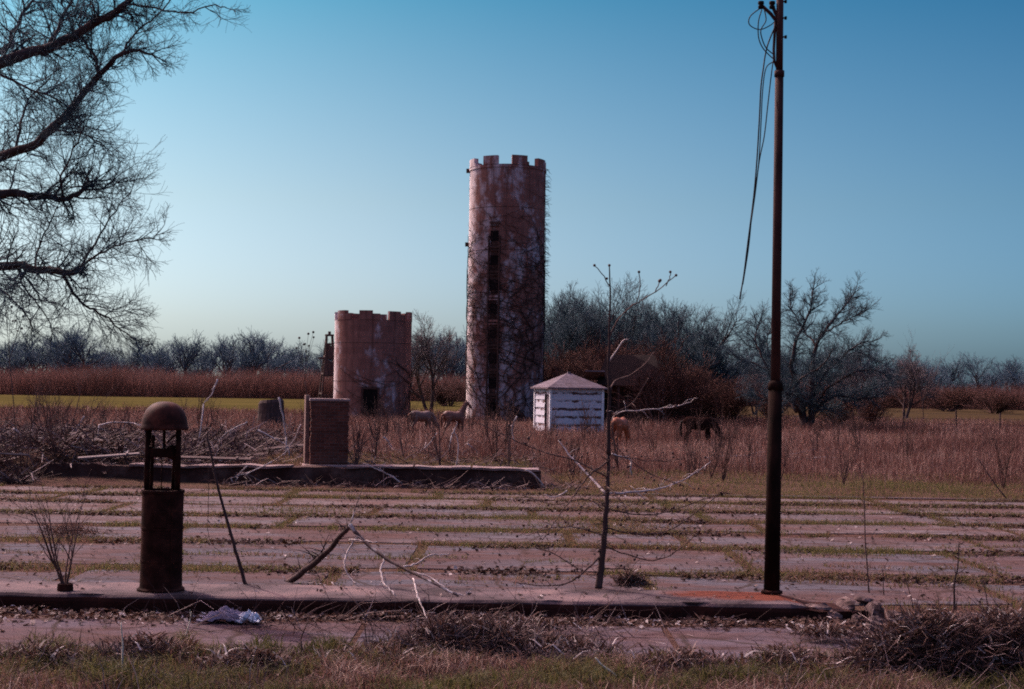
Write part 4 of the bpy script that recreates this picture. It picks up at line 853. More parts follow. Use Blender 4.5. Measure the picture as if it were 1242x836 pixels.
# sun-bleached branches in the debris and field
def stickset(pts, Y0, r, label, mat=m_dead, name='dead_branch', kids=2):
    mb = MB(); o = D(pts[0][0], pts[0][1], Y0); sp = px_tube(mb, pts, Y0, r, r * .45, o, 6, 4, r * .5)
    for _ in range(kids):
        i = random.randrange(2, len(sp) - 1); d = (sp[i] - sp[i - 1]).normalized() + Vector((U(-1, 1), U(-1, 1), U(-.4, 1))) * .7; ln = (sp[-1] - sp[0]).length * U(.15, .35); d.normalize(); mb.tube([sp[i], sp[i] + d * ln * .5, sp[i] + d * ln + Vector((0, 0, U(-.1, .1) * ln))], [r * .5, r * .4, r * .25], 5)
    lw = min(sp, key=lambda p_: p_.z); wp = lw + o; gap = wp.z - float(ground_z(wp.x, wp.y))
    if gap > .12:                                                   # the rest of the stem goes on down to the ground
        e_ = Vector((lw.x + U(-.25, .25) * gap, lw.y + U(-.2, .2) * gap, lw.z - gap - .05)); mb.tube([lw, lw.lerp(e_, .5) + Vector((U(-.05, .05), 0, 0)), e_], [r * .8, r * .7, r * .6], 6)
    ob = mb.build(name, mat, None, True); ob.location = o; return tag(ob, label, 'branch', 'bleached dead branches')
st = [([(338, 482), (343, 505), (347, 530)], 36, .045, 'upright pale dead branch standing left of the brick pillar'), ([(264, 460), (257, 478), (247, 490)], 36, .04, 'pale curved dead branch sticking up right of the pump dome'), ([(313, 522), (332, 532), (348, 540)], 36, .045, 'short thick pale branch in the brush left of the pillar'), ([(120, 516), (145, 512), (176, 516)], 37, .04, 'pale arched branch just left of the pump dome'),
      ([(102, 505), (90, 522), (76, 533)], 36, .04, 'crooked pale branch lying in the debris, above the long board'), ([(16, 520), (26, 528), (25, 534)], 36, .05, 'stubby pale branch at the left edge of the debris'), ([(300, 512), (275, 525), (258, 545)], 36, .03, 'thin curved brown branch behind the leaning stem'), ([(365, 515), (350, 545), (330, 560)], 34, .03, 'arched branch drooping onto the foundation left of the pillar'),
      ([(330, 560), (305, 572), (280, 580)], 32, .03, 'branch hanging over the foundation edge'), ([(300, 565), (290, 575), (285, 585)], 32, .025, 'short branch stub hanging off the foundation'),
      ([(488, 595 - 8), (470, 575), (440, 562)], 32, .035, 'branch with a bright end below the brick pillar'), ([(553, 575), (553, 565), (556, 540), (550, 520)], 33, .03, 'upright branch over the middle of the foundation edge'), ([(637, 570), (650, 578), (660, 592)], 32, .04, 'bleached branch draped over the right end of the foundation'),
      ([(465, 530), (470, 534), (474, 540)], 42, .05, 'short bright stick in the dead grass right of the pillar'), ([(502, 552), (520, 540), (530, 525)], 40, .04, 'pale curved stick in the grass above the foundation'), ([(548, 528), (552, 520), (555, 512)], 40, .04, 'small bright upright stick before the chestnut horse'), ([(567, 538), (575, 545), (583, 551)], 40, .045, 'small crooked bleached stick above the foundation edge'),
      ([(600, 548), (625, 545), (648, 550)], 45, .03, 'thin sprig of bleached twigs in the grass left of the shed'), ([(627, 505), (621, 520), (626, 545)], 42, .04, 'forked pale stick standing before the shed'), ([(855, 556), (900, 553), (985, 556)], 47, .06, 'long bleached log lying in the grass below the dark horse'), ([(985, 556), (1010, 555), (1022, 560)], 46, .05, 'short bleached log right of the pole in the grass'),
      ([(688, 640 - 45), (674, 603), (660, 600)], 29, .03, 'bleached stick on the lot edge left of the sapling'), ([(742, 551), (752, 554), (766, 559)], 37, .05, 'bright short stick behind the sapling trunk'), ([(798, 618), (770, 594), (800, 595)], 29, .02, 'pale forked twig on the lot behind the sapling')]
for pts, Y0, r, lb in st: stickset(pts, Y0, r * .62, lb)

# debris field on and behind the foundation: a tangle nobody could count
def sticks(name, n, fx, rl, rr, mat, label, cat, zfun, up=.25):
    x, y = fx(n); z = zfun(x, y); a = NR.uniform(0, 2 * np.pi, n); e = NR.normal(0, up, n); ln = NR.uniform(*rl, n) * NR.uniform(.4, 1, n); r = NR.uniform(*rr, n)
    d = np.stack([np.cos(a) * np.cos(e), np.sin(a) * np.cos(e), np.abs(np.sin(e))], 1); p0 = np.stack([x, y, z], 1); p2 = p0 + d * ln[:, None]; bend = NR.normal(0, .12, (n, 3)) * ln[:, None]; p1 = (p0 + p2) / 2 + bend
    s = np.cross(d, np.array([0, 0, 1.])); s /= np.linalg.norm(s, axis=1, keepdims=True) + 1e-6; u = np.cross(s, d); V = []
    for k, (p_, f) in enumerate(((p0, 1), (p1, .8), (p2, .35))):
        for an in (0, 2.094, 4.189): V.append(p_ + (s * math.cos(an) + u * math.sin(an)) * (r * f)[:, None])
    v = np.stack(V, 1).reshape(-1, 3); b = np.arange(n)[:, None] * 9; q = np.concatenate([b + np.array([[i * 3 + j, i * 3 + (j + 1) % 3, i * 3 + 3 + (j + 1) % 3, i * 3 + 3 + j]]) for i in range(2) for j in range(3)])
    return tag(np_mesh(name, v, q, b + np.array([[6, 7, 8]]), np.repeat(NR.random(n) ** 1.6, 9), mat), label, cat, kind='stuff')
m_brush = mat_tint('brush_twigs', [L(.04, .019, .016), L(.075, .037, .031), L(.12, .068, .06), L(.30, .22, .21)], 0)
def deb(n):
    x = NR.uniform(-23, -6.2, n); y = np.where(x < -10.5, 31.0, 32.5) + 15 * NR.random(n) ** 1.5; return x, y
hump = lambda x, y: ground_z(x, y) + .75 * vnoise(x, y, 1.8, 61) ** 2 * NR.random(len(x)) * np.clip((y - 31.8) / 2, 0, 1)
sticks('brush_pile', 16000, deb, (.25, 1.2), (.006, .022), m_brush, 'tangled brush and broken twigs strewn over the ruined foundation', 'brush', hump, .4)
def deb2(n):
    x = NR.uniform(-6.5, 1.5, n); y = 31.3 + 12 * NR.random(n) ** 2.0; return x, y
sticks('twig_litter', 1500, deb2, (.2, .9), (.006, .016), m_brush, 'scattered twigs along the foundation right of the pillar', 'twigs', lambda x, y: ground_z(x, y) + .02, .3)
def flakes(name, n, fx, sz, mat, label, cat, zf):
    x, y = fx(n); z = zf(x, y); s = NR.uniform(*sz, n); a = NR.uniform(0, 6.28, n); t1 = NR.normal(0, .35, n); t2 = NR.normal(0, .35, n)
    ux = np.stack([np.cos(a), np.sin(a), t1], 1) * s[:, None]; uy = np.stack([-np.sin(a), np.cos(a), t2], 1) * (s * NR.uniform(.3, .8, n))[:, None]; p0 = np.stack([x, y, z + s * .25], 1); lift = np.zeros((n, 3)); lift[:, 2] = s * NR.uniform(-.2, .5, n)
    v = np.stack([p0 - ux - uy, p0 + ux * .8 - uy + lift, p0 + ux + uy, p0 - ux * .7 + uy + lift], 1).reshape(-1, 3)
    return tag(np_mesh(name, v, np.arange(n)[:, None] * 4 + np.array([[0, 1, 2, 3]]), np.zeros((0, 3)), np.repeat(NR.random(n) ** 2.2, 4), mat), label, cat, kind='stuff')
m_leaf = mat_tint('dead_leaves', [L(.05, .024, .018), L(.095, .048, .036), L(.16, .09, .07), L(.55, .47, .44)], .2)
flakes('debris_flakes', 9000, deb, (.02, .075), m_leaf, 'shingle bits and dead leaves scattered through the debris', 'debris', hump)
def gut(n):
    x = NR.uniform(-6.5, 6.5, n); return x, 13.78 - np.abs(NR.normal(0, .16, n)) * (.6 + 1.6 * vnoise(x, x * 0, 1.1, 71))
flakes('leaf_litter', 5200, gut, (.010, .032), m_leaf, 'dead leaves drifted into the gutter below the kerb', 'leaves', lambda x, y: np.clip((y - 13.3) * .12, 0, .06) * vnoise(x, y, .3, 72))
def lotl(n):
    x = NR.uniform(-13, 13, n); return x, NR.uniform(13.9, 30, n)
flakes('scattered_leaves', 9000, lotl, (.008, .030), mat_tint('lot_litter', [L(.030, .016, .013), L(.06, .032, .025), L(.11, .06, .05), L(.40, .33, .31)], .1), 'dead leaves and bits scattered over the lot', 'leaves', lambda x, y: np.where(y < 14.9, IZ, 0.012))

def jl(n):
    yr = NR.choice(rows, n); x = NR.uniform(-13, 13, n); k = vnoise(x, yr * 3.1, 1.3, 74) + .3 * vnoise(x, yr, .3, 75) > .62; x, yr = x[k], yr[k]; return x, yr + rw(x, yr) + np.abs(NR.normal(0, .2, len(x))) * np.where(NR.random(len(x)) < .75, -1, 1)
xj, yj = jl(60000); kj = (yj > 15.0) & (yj < 30.5); xj, yj = xj[kj], yj[kj]
flakes('joint_litter', len(xj), lambda n: (xj, yj), (.012, .04), mat_tint('dark_litter', [L(.030, .013, .010), L(.055, .025, .018), L(.09, .042, .032), L(.15, .085, .07)], .1), 'brown leaf litter drifted along the slab joints', 'leaves', lambda x, y: x * 0 + .006)
# ------------------------------------------------------------------ horses
def horse(loc, rz, sc, coat, hair, label, head='graze', paint=None):
    root = empty('horse', loc, rz, label, 'horse', 'horses in the field'); root.scale = (sc,) * 3; mb = MB(); V3 = Vector
    B = [(-.70, 1.10, .05, 1), (-.66, 1.12, .15, 1.0), (-.52, 1.16, .24, .95), (-.32, 1.13, .29, .92), (-.08, 1.06, .31, .95), (.15, 1.04, .31, .92), (.36, 1.08, .31, .82), (.52, 1.14, .27, .74), (.64, 1.14, .20, .72), (.72, 1.12, .08, .8)]
    mb.tube([V3((x, 0, z)) for x, z, r, e in B], [r for *_, r, e in B], 20, [e for *_, e in B])
    if head == 'graze': nk = [(.48, 1.22, .21), (.68, 1.10, .22), (.86, .88, .18), (1.00, .64, .145), (1.08, .50, .12)]; hd = [(1.09, .52, .10), (1.17, .40, .115), (1.24, .26, .085), (1.29, .13, .062), (1.31, .08, .05)]
    else: nk = [(.46, 1.22, .22), (.62, 1.40, .19), (.74, 1.62, .15), (.82, 1.82, .12), (.86, 1.90, .10)]; hd = [(.82, 1.90, .09), (.93, 1.86, .115), (1.08, 1.72, .088), (1.20, 1.58, .065), (1.24, 1.53, .05)]
    mb.tube([V3((x, 0, z)) for x, z, r in nk], [r for *_, r in nk], 14, [.62] * 5); mb.tube([V3((x, 0, z)) for x, z, r in hd], [r for *_, r in hd], 12, [.72] * 5)
    for s, sh in ((1, .05), (-1, -.07)):
        hl = [(-.46, .15, 1.08, .19), (-.40, .16, .86, .15), (-.42, .15, .70, .125), (-.55, .14, .50, .080), (-.56 + sh, .14, .44, .072), (-.53 + sh, .14, .16, .052), (-.50 + sh, .14, .09, .058), (-.47 + sh, .14, .0, .068)]
        fl = [(.46, .13, 1.02, .16), (.47, .15, .80, .125), (.46 - sh, .14, .58, .082), (.47 - sh, .14, .42, .070), (.46 - sh, .14, .16, .050), (.48 - sh, .14, .09, .056), (.50 - sh, .14, .0, .066)]
        for l in (hl, fl): mb.tube([V3((x, s * y, z)) for x, y, z, r in l], [r for *_, r in l], 12)
        e0 = V3((1.08, s * .055, .58)) if head == 'graze' else V3((.84, s * .055, 1.97)); e1 = e0 + (V3((-.02, s * .03, .13)) if head == 'graze' else V3((.0, s * .02, .13))); mb.tube([e0 - (e1 - e0) * .3, e0, (e0 + e1) / 2, e1], [.04, .035, .035, .008], 6)
    body = mb.build('body', coat, root, True); md = body.modifiers.new('r', 'REMESH'); md.mode = 'VOXEL'; md.voxel_size = .022; md.use_smooth_shade = True; sm = body.modifiers.new('s', 'SMOOTH'); sm.factor = .5; sm.iterations = 4
    mb = MB(); mb.tube([V3((-.70, 0, 1.22)), V3((-.80, 0, 1.12)), V3((-.83, .01, .85)), V3((-.80, .02, .55)), V3((-.78, .02, .42))], [.04, .065, .075, .06, .015], 9); mb.build('tail', hair, root, True)
    mb = MB()
    for i in range(len(nk) - 1):
        for t in (0, .33, .66):
            p_ = V3((nk[i][0], 0, nk[i][1])).lerp(V3((nk[i + 1][0], 0, nk[i + 1][1])), t); r_ = nk[i][2]; up = (V3((nk[i][0], 0, nk[i][1])) - V3((nk[i + 1][0], 0, nk[i + 1][1]))).cross(V3((0, 1, 0))).normalized()
            if up.z < 0 and head != 'graze' or (head == 'graze' and up.x < 0 and up.z < 0): up = -up
            up = up if (up.z > 0 or up.x * (1 if head == 'graze' else -1) > 0) else -up
            mb.tube([p_ + up * r_ * .85, p_ + up * (r_ * 1.05) + V3((0, .05, -.02)), p_ + up * r_ * .7 + V3((0, .14, -.14))], [.035, .03, .008], 5)
    mb.build('mane', hair, root, True)
    ey = MB()
    for s in (1, -1): ey.ball((1.165, s * .083, .45) if head == 'graze' else (.92, s * .083, 1.89), .018, 8, 6)
    ey.build('eyes', m_black, root, True); return root
m_c1 = mat_noise('dark_bay_coat', [L(.013, .006, .005), L(.024, .011, .009)], 3, 1, 0, spec=0)
m_c2 = mat_noise('chestnut_coat', [L(.24, .065, .025), L(.34, .10, .042)], 3, .65, 0, spec=.3)
m_c3 = mat_noise('pale_chestnut_coat', [L(.13, .05, .032), L(.19, .08, .055)], 3, .65, 0, spec=.3)
m_c4 = mat_noise('dun_coat', [L(.12, .065, .05), L(.18, .105, .085)], 2, .65, 0, spec=.3)
m_h1 = mat_noise('dark_hair', [L(.010, .006, .006), L(.02, .012, .01)], 9, .7, 0); m_h2 = mat_noise('red_hair', [L(.15, .06, .035), L(.24, .10, .06)], 9, .7, 0)
Yh = 59; horse(Vector((D(848, 520, Yh).x - .05, Yh, .0)), R(-6), .86, m_c1, m_h1, 'dark brown horse grazing with its head down, facing right')
Yh = 56; horse(Vector((D(752, 520, Yh).x, Yh + .4, .0)), R(62), .84, m_c2, m_h2, 'chestnut horse seen from behind, grazing beside the sapling trunk')
Yh = 67; horse(Vector((D(550, 515, Yh).x, Yh, .05)), R(32), .80, m_c3, m_h2, 'light chestnut horse with raised head before the tall silo', 'up')
Yh = 68; horse(Vector((D(510, 515, Yh).x, Yh, .02)), R(28), .80, m_c4, m_h2, 'pale dun horse grazing between the two silos')

# stump-like block, fence
Yk = 75; c_ = Vector((D(328, 497, Yk).x, Yk, 0))
mb = MB(); mb.lathe([(.1, 0), (.85, 0), (.74, .3), (.66, .8), (.64, 1.35), (.55, 1.5), (.4, 1.42), (.05, 1.45)], 18)
mb.v = [(x * (1 + .12 * math.sin(5 * math.atan2(y, x))), y * (1 + .1 * math.cos(4 * math.atan2(y, x))), z + .12 * x) for x, y, z in mb.v]
stp = mb.build('tree_stump', m_bark, None, False); stp.location = c_; tag(stp, 'broad dark tree stump in the dead grass left of the pillar', 'stump')
fn = empty('wire_fence', Vector((16, 92, 0)), R(-2), 'sagging wire fence with thin wooden posts across the field at right', 'fence'); m_wire = mat_noise('fence_wire', [L(.12, .09, .085), L(.2, .16, .15)], 3, .6, 0)
for i in range(13):
    mb = MB(); x = i * 3.1 + U(-.3, .3); mb.tube([Vector((x, 0, -.1)), Vector((x + U(-.08, .08), U(-.06, .06), 1.25 + U(-.15, .15)))], [.06, .05], 6); mb.build('post', m_wood, fn)
for z in (.45, .8, 1.12):
    mb = MB(); mb.tube([Vector((x, 0, z - .05 * math.sin(x * 1.01) ** 2)) for x in np.arange(0, 37.5, 1.0)], .008, 4); mb.build('wire', m_wire, fn)

# ------------------------------------------------------------------ weeds one can pick out
bushlet('bare_bush', P(68, 578, 0.05), 8, 1.9, 'dark many-stemmed bare bush at the left of the debris', m_bark2, r=.022, kids=(6, 4), spread=.9)
bushlet('bare_bush', P(28, 580, .05), 6, 1.5, 'smaller bare bush at the far left of the debris', m_bark2, r=.02, kids=(6, 4), spread=.8)
bushlet('bare_bush', D(432, 566, 33) , 7, 1.4, 'bare upright bush just right of the brick pillar', m_bark2, r=.016, kids=(5, 3), spread=.5)
bushlet('dry_weed', D(455, 552, 36), 4, 1.0, 'dry weed with two dark stems right of the pillar bush', m_stalk, 'weed', r=.018, kids=(4, 2), spread=.5)
bushlet('dry_weed', D(534, 566, 33), 3, 1.6, 'dark weed stems rising from the middle of the foundation edge', m_stalk, 'weed', r=.02, kids=(4, 2), spread=.3)
bushlet('dry_weed', D(617, 568, 33), 3, 1.45, 'dark weed stems at the right end of the foundation', m_stalk, 'weed', r=.02, kids=(4, 2), spread=.3)
bushlet('dry_weed', D(490, 548, 37), 3, 1.2, 'leaning weed stems before the pale horse', m_stalk, 'weed', r=.016, kids=(3, 2), spread=.7)
# head-high seed stalks with round heads
def seedstalk(px, py, Y0, tops, label):
    o = D(px, py, Y0); mb = MB(); hd = MB(); rt = empty('seed_stalk', o, 0, label, 'weed')
    jn = (px * .4 + tops[0][0] * .6, py * .35 + tops[0][1] * .65)
    px_tube(mb, [(px, py), ((px + jn[0]) / 2 + 2, (py + jn[1]) / 2), jn], Y0, .014, .009, o, 5)
    for t in tops:
        px_tube(mb, [jn, ((jn[0] + t[0]) / 2 + U(-2, 2), (jn[1] + t[1]) / 2 - 3), t], Y0, .007, .004, o, 4); hd.ball(D(t[0], t[1], Y0) - o, .03, 8, 6)
        for _ in range(2): e_ = (t[0] + U(-7, 7), t[1] + U(4, 22)); px_tube(mb, [((jn[0] + t[0]) / 2, (jn[1] + t[1]) / 2), e_], Y0, .005, .004, o, 4); hd.ball(D(e_[0], e_[1], Y0) - o, .026, 8, 6)
    mb.build('stem', m_bark, rt, True); hd.build('seed_head', m_bark, rt, True)
seedstalk(20, 575, 32, [(6, 365), (28, 384), (14, 372)], 'tall seed stalk with round heads at the far left edge')
seedstalk(380, 560, 33.9, [(363, 410), (374, 405), (380, 403)], 'tall seed stalk with round heads behind the brick pillar')
def stalk(px, py, z, tops, r, label, mat=m_stalk, kids=3):
    o = P(px, py, z); mb = MB(); sp = px_tube(mb, [(px, py)] + tops, o.y, r, r * .4, o, 5, 4, .004)
    for _ in range(kids):
        i = random.randrange(len(sp) // 2, len(sp)); d = Vector((U(-1, 1), U(-.5, .5), U(0, 1))).normalized() * U(.05, .16); mb.tube([sp[i], sp[i] + d * .6, sp[i] + d + Vector((0, 0, .02))], [r * .45, r * .4, r * .25], 4)
    ob = mb.build('weed_stalk', mat, None, True); ob.location = o; return tag(ob, label, 'weed', 'single weed stalks')
stalk(1054, 719, 0, [(1050, 660), (1048, 610), (1046, 580), (1040, 562)], .009, 'tall single stalk right of the pole, on the lot')
stalk(1158, 740, 0.02, [(1157, 710), (1162, 685), (1163, 660)], .013, 'knobbly dark stalk with a hooked tip at the right', m_bark, 5)
stalk(1108, 738, 0.02, [(1102, 715), (1095, 692)], .007, 'thin slanting stalk left of the knobbly stalk')
stalk(1200, 745, 0.02, [(1196, 722), (1191, 698)], .008, 'thin slanting stalk right of the knobbly stalk')
stalk(1221, 605, 0.03, [(1205, 585), (1190, 562), (1184, 555)], .016, 'long leaning stalk at the right rim of the lot', m_stalk, 1)
stalk(1072, 722, 0.0, [(1071, 700), (1070, 690)], .007, 'short straight stalk at the kerb end')
stalk(148, 832, .1, [(149, 795), (147, 755)], .010, 'pale broken reed standing in the verge grass below the pump', m_pale, 0)
stalk(224, 775, .02, [(230, 755), (232, 742)], .008, 'pale split reed leaning before the pump foot', m_pale, 1)
stalk(268, 800, .06, [(267, 790), (268, 782)], .006, 'short pale reed in the verge near the cloth', m_pale, 0)
stalk(366, 795, .06, [(366, 775), (371, 760), (375, 752)], .008, 'dark forked stalk in the verge below the broken branch', m_stalk, 2)
stalk(447, 790, .06, [(443, 765), (442, 742)], .007, 'pale-topped stalk before the gutter, left of the brush clump', m_stalk, 2)
stalk(760, 830, .1, [(735, 810), (722, 798)], .012, 'bright short stick lying in the verge below the sapling', m_pale, 0)
stalk(972, 815, .08, [(970, 790), (972, 768)], .006, 'thin dark stalk at the verge right of the pole foot')
stalk(1025, 800, .06, [(1022, 780), (1015, 766)], .006, 'thin dark stalk left of the verge weed clump')

# dry brush clumps on the verge
def clump(name, c, rx, ry, H, n, mat, label, leafy=0, seed=1):
    x = NR.normal(0, .38, n) * rx; y = NR.normal(0, .38, n) * ry; f = np.exp(-(x / rx) ** 2 * 1.5 - (y / ry) ** 2); a = NR.uniform(0, 6.28, n); z0 = NR.uniform(0, .75, n) * H * f
    ln = NR.uniform(.12, .42, n) * (H / .45); e = NR.normal(.35, .45, n); r = NR.uniform(.002, .0048, n)
    d = np.stack([np.cos(a) * np.cos(e), np.sin(a) * np.cos(e), np.sin(e)], 1); p0 = np.stack([x, y, z0], 1); p2 = p0 + d * ln[:, None]; p2[:, 2] = np.maximum(p2[:, 2], .01); p1 = (p0 + p2) / 2 + NR.normal(0, .12, (n, 3)) * ln[:, None]
    s = np.cross(d, np.array([.1, .2, 1.])); s /= np.linalg.norm(s, axis=1, keepdims=True); u = np.cross(s, d); V = []
    for p_, k in ((p0, 1), (p1, .8), (p2, .4)):
        for an in (0, 2.094, 4.189): V.append(p_ + (s * math.cos(an) + u * math.sin(an)) * (r * k)[:, None])
    v = np.stack(V, 1).reshape(-1, 3); b = np.arange(n)[:, None] * 9; q = np.concatenate([b + np.array([[i * 3 + j, i * 3 + (j + 1) % 3, i * 3 + 3 + (j + 1) % 3, i * 3 + 3 + j]]) for i in range(2) for j in range(3)])
    root = empty(name, c, 0, label, 'weed clump'); tag(np_mesh('stems', v, q, b + np.array([[6, 7, 8]]), np.repeat(NR.random(n) ** 1.5, 9), mat, root), kind='stuff')
    if leafy:
        m_ = leafy; x = NR.normal(0, .38, m_) * rx; y = NR.normal(0, .38, m_) * ry; f = np.exp(-(x / rx) ** 2 * 1.5 - (y / ry) ** 2); z = NR.uniform(.15, 1.0, m_) * H * f
        v, q4, t3, tt = blade_arrays(np.stack([x, y, z], 1), NR.uniform(.04, .13, m_), NR.uniform(.010, .028, m_), NR.uniform(.5, 2.2, m_), NR.random(m_) ** 2, .1)
        tag(np_mesh('curled_leaves', v, q4, t3, tt, m_leaf, root), kind='stuff')
    return root
clump('brush_clump', P(572, 788, .03), .85, .34, .27, 1900, m_brush, 'tangled dry brush clump on the verge under the broken branch', 500)
clump('weed_clump', P(1130, 815, .08), .75, .35, .46, 2300, m_brush, 'large clump of dead weeds with curled pale leaves at lower right', 1800)
clump('weed_clump', P(1215, 812, .08), .55, .35, .46, 1500, m_brush, 'dead weed clump at the lower right corner', 1200)
clump('weed_tuft', P(765, 712, IZ), .20, .10, .15, 420, m_brush, 'low dry weed tuft at the foot of the sapling', 120)
clump('weed_tuft', P(85, 650, .0), .6, .25, .2, 500, mat_tint('russet_weed', [L(.12, .05, .03), L(.22, .10, .06)], .2), 'russet weed tuft on the lot behind the bush in the pipe stub', 0)
clump('weed_clump', P(300, 812, .06), .5, .25, .14, 400, m_brush, 'low dry weeds on the verge below the cloth', 300)

for i, (px, py, rx, H, lb) in enumerate([(40, 806, .35, .20, 'low dry clump at the lower left corner'), (175, 796, .30, .22, 'dry clump in the verge below the pump'), (440, 806, .4, .16, 'flat dry clump in the verge left of the brush'), (690, 792, .40, .17, 'flat dry clump in the verge below the sapling'), (830, 808, .32, .15, 'small dry clump in the verge left of the pole'), (950, 806, .30, .18, 'dry clump in the verge below the pole'), (640, 765, .35, .14, 'dry brush against the kerb left of the sapling'), (1000, 772, .22, .10, 'dry stems in front of the concrete rubble')]):
    clump('weed_clump', P(px, py, .04), rx * 1.7, .3, H * .7, 560, m_brush, lb, 160)
def ks(n):
    x = NR.normal(-.6, 1.4, n); return x, NR.uniform(12.6, 13.75, n)
sticks('kerb_stems', 420, ks, (.25, .85), (.0018, .0045), m_brush, 'long dry stems leaning about the gutter before the kerb', 'weeds', lambda x, y: x * 0 + .01, .45)
# weeds and young saplings about the field
m_fw = mat_noise('field_weed', [L(.06, .030, .024), L(.13, .07, .056)], 8, .9, 0)
fw = [bushlet('field_weed', Vector((0, 0, 0)), 4, 1.2, 'bare upright weed standing in the dead grass', m_fw, 'weed', 'bare weeds in the field', r=.016, kids=(5, 3), spread=.45) for _ in range(3)]
k = 0
while k < 70:
    y = 34 + 40 * random.random() ** 1.3; x = U(-.36, .36) * y
    if x < -5.5 and y < 44: continue
    z = float(ground_z(x, y)); sc = U(.5, 1.25) * (.8 + y / 120)
    if k < 3: fw[k].location = (x, y, z); fw[k].scale = (sc,) * 3
    else: dup(fw[k % 3], 'field_weed', (x, y, z), U(0, 6.28), sc, 'bare upright weed standing in the dead grass', 'bare weeds in the field')
    k += 1
# ------------------------------------------------------------------ grass masses
m_verge = mat_tint('verge_grass', [L(.044, .040, .013), L(.085, .077, .026), L(.105, .086, .036), L(.105, .052, .040), L(.15, .074, .062), L(.36, .26, .21)], .4)
n = 52000; x = NR.uniform(-6.2, 6.2, n); y = 8.9 + 3.3 * NR.random(n) ** .75; edge = 11.5 + 1.1 * (vnoise(x, x * 0, .9, 81) - .5) + .6 * (vnoise(x, y, .25, 82) - .5); keep = y < edge; x, y = x[keep], y[keep]; n = len(x)
cl_ = vnoise(x, y, .3, 83); keep = NR.random(n) < .25 + 1.1 * cl_; x, y, cl_ = x[keep], y[keep], cl_[keep]; n = len(x)
h = .035 + .17 * cl_ ** 1.4 + .10 * NR.random(n) ** 4; pt = vnoise(x, y, .55, 84); tnt = np.clip(.45 * NR.random(n) + 1.0 * (pt - .2) * .8 + .25 * NR.random(n) ** 6, 0, 1)
v, q4, t3, tt = blade_arrays(np.stack([x, y, ground_z(x, y) - .01], 1), h, NR.uniform(.006, .015, n), NR.uniform(.2, 1.3, n), tnt)
tag(np_mesh('verge_grass', v, q4, t3, tt, m_verge), 'rough green and brown grass of the roadside verge', 'grass', kind='stuff')
def vg(n):
    x = NR.uniform(-6, 6, n); y = NR.uniform(9.2, 11.7, n); k = vnoise(x, y, .6, 85) > .45; return x[k], y[k]
xv, yv = vg(9000)
sticks('verge_stems', len(xv), lambda n: (xv, yv), (.08, .36), (.0014, .0036), m_brush, 'dry brown weed stems standing through the verge grass', 'weeds', lambda x, y: ground_z(x, y), .75)
# grass in the slab joints
px_, py_ = [], []
for yr in rows:
    k = 15000; x = NR.uniform(-13, 13, k); m_ = (vnoise(x, x * 0 + yr, 1.7, 91) + .4 * vnoise(x, x * 0 + yr, .4, 92)) > .60; x = x[m_]; px_.append(x); py_.append(yr + rw(x, yr) + NR.normal(0, .17, len(x)) * (.3 + 1.2 * vnoise(x, x * 0 + yr, 2.3, 93)))
for x0, y0, y1 in joints:
    if abs(x0) > 12: continue
    k = int(U(100, 480)); px_.append(x0 + NR.normal(0, .10, k)); py_.append(NR.uniform(y0, y1, k))
for _ in range(22):
    xc, yc, ln, sl_ = U(-10, 10), U(15.4, 29.5), U(1.0, 4.5), U(-.18, .18); k = int(ln * U(60, 190)); t_ = NR.uniform(-.5, .5, k) * ln; px_.append(xc + t_); py_.append(yc + t_ * sl_ + .12 * np.sin(t_ * 2.3 + xc) + NR.normal(0, .06, k))
for _ in range(34):
    k = int(U(150, 900)); px_.append(NR.normal(U(-11, 11), U(.4, 1.5), k)); py_.append(NR.normal(random.choice(rows[1:]) + U(-.25, .25), U(.06, .26), k))
for cx_, cy_, sx_, sy_, k in ((1.6, 23.5, 1.4, 1.6, 2600), (2.0, 27.5, 2.5, 1.2, 2200), (3.4, 17.3, 1.0, .5, 1200), (4.5, 19.8, 1.0, .5, 900), (-3.6, 25.5, 1.3, .9, 1000)): px_.append(NR.normal(cx_, sx_ * .5, k)); py_.append(NR.normal(cy_, sy_ * .5, k))
x = np.concatenate(px_); y = np.concatenate(py_); m_ = (y > 14.8) & (y < 30.6); x, y = x[m_], y[m_]; n = len(x)
v, q4, t3, tt = blade_arrays(np.stack([x, y, x * 0 - .03], 1), NR.uniform(.03, .13, n), NR.uniform(.007, .017, n), NR.uniform(.1, 1.2, n), np.clip(NR.random(n) * .7 + .4 * vnoise(x, y, 1.4, 94), 0, 1))
m_joint = mat_tint('joint_grass', [L(.075, .070, .022), L(.11, .10, .034), L(.13, .085, .045), L(.15, .07, .05)], .45)
tag(np_mesh('joint_grass', v, q4, t3, tt, m_joint), 'short grass and weeds growing in the slab joints of the lot', 'grass', kind='stuff')
# turf just beyond the lot
n = 42000; x = NR.uniform(-6, 20, n); y = 30.7 + 9 * NR.random(n) ** 1.3; k = ~((x < xr + .1) & (y < 32.75)); x, y = x[k], y[k]; n = len(x)
v, q4, t3, tt = blade_arrays(np.stack([x, y, ground_z(x, y) - .01], 1), NR.uniform(.04, .14, n) * (.5 + vnoise(x, y, 1.3, 95)), NR.uniform(.008, .018, n), NR.uniform(.1, 1, n), np.clip(NR.random(n) * .6 + .5 * vnoise(x, y, 2, 96), 0, 1))
tag(np_mesh('short_turf', v, q4, t3, tt, m_joint), 'short patchy turf between the lot and the tall dead grass', 'grass', kind='stuff')
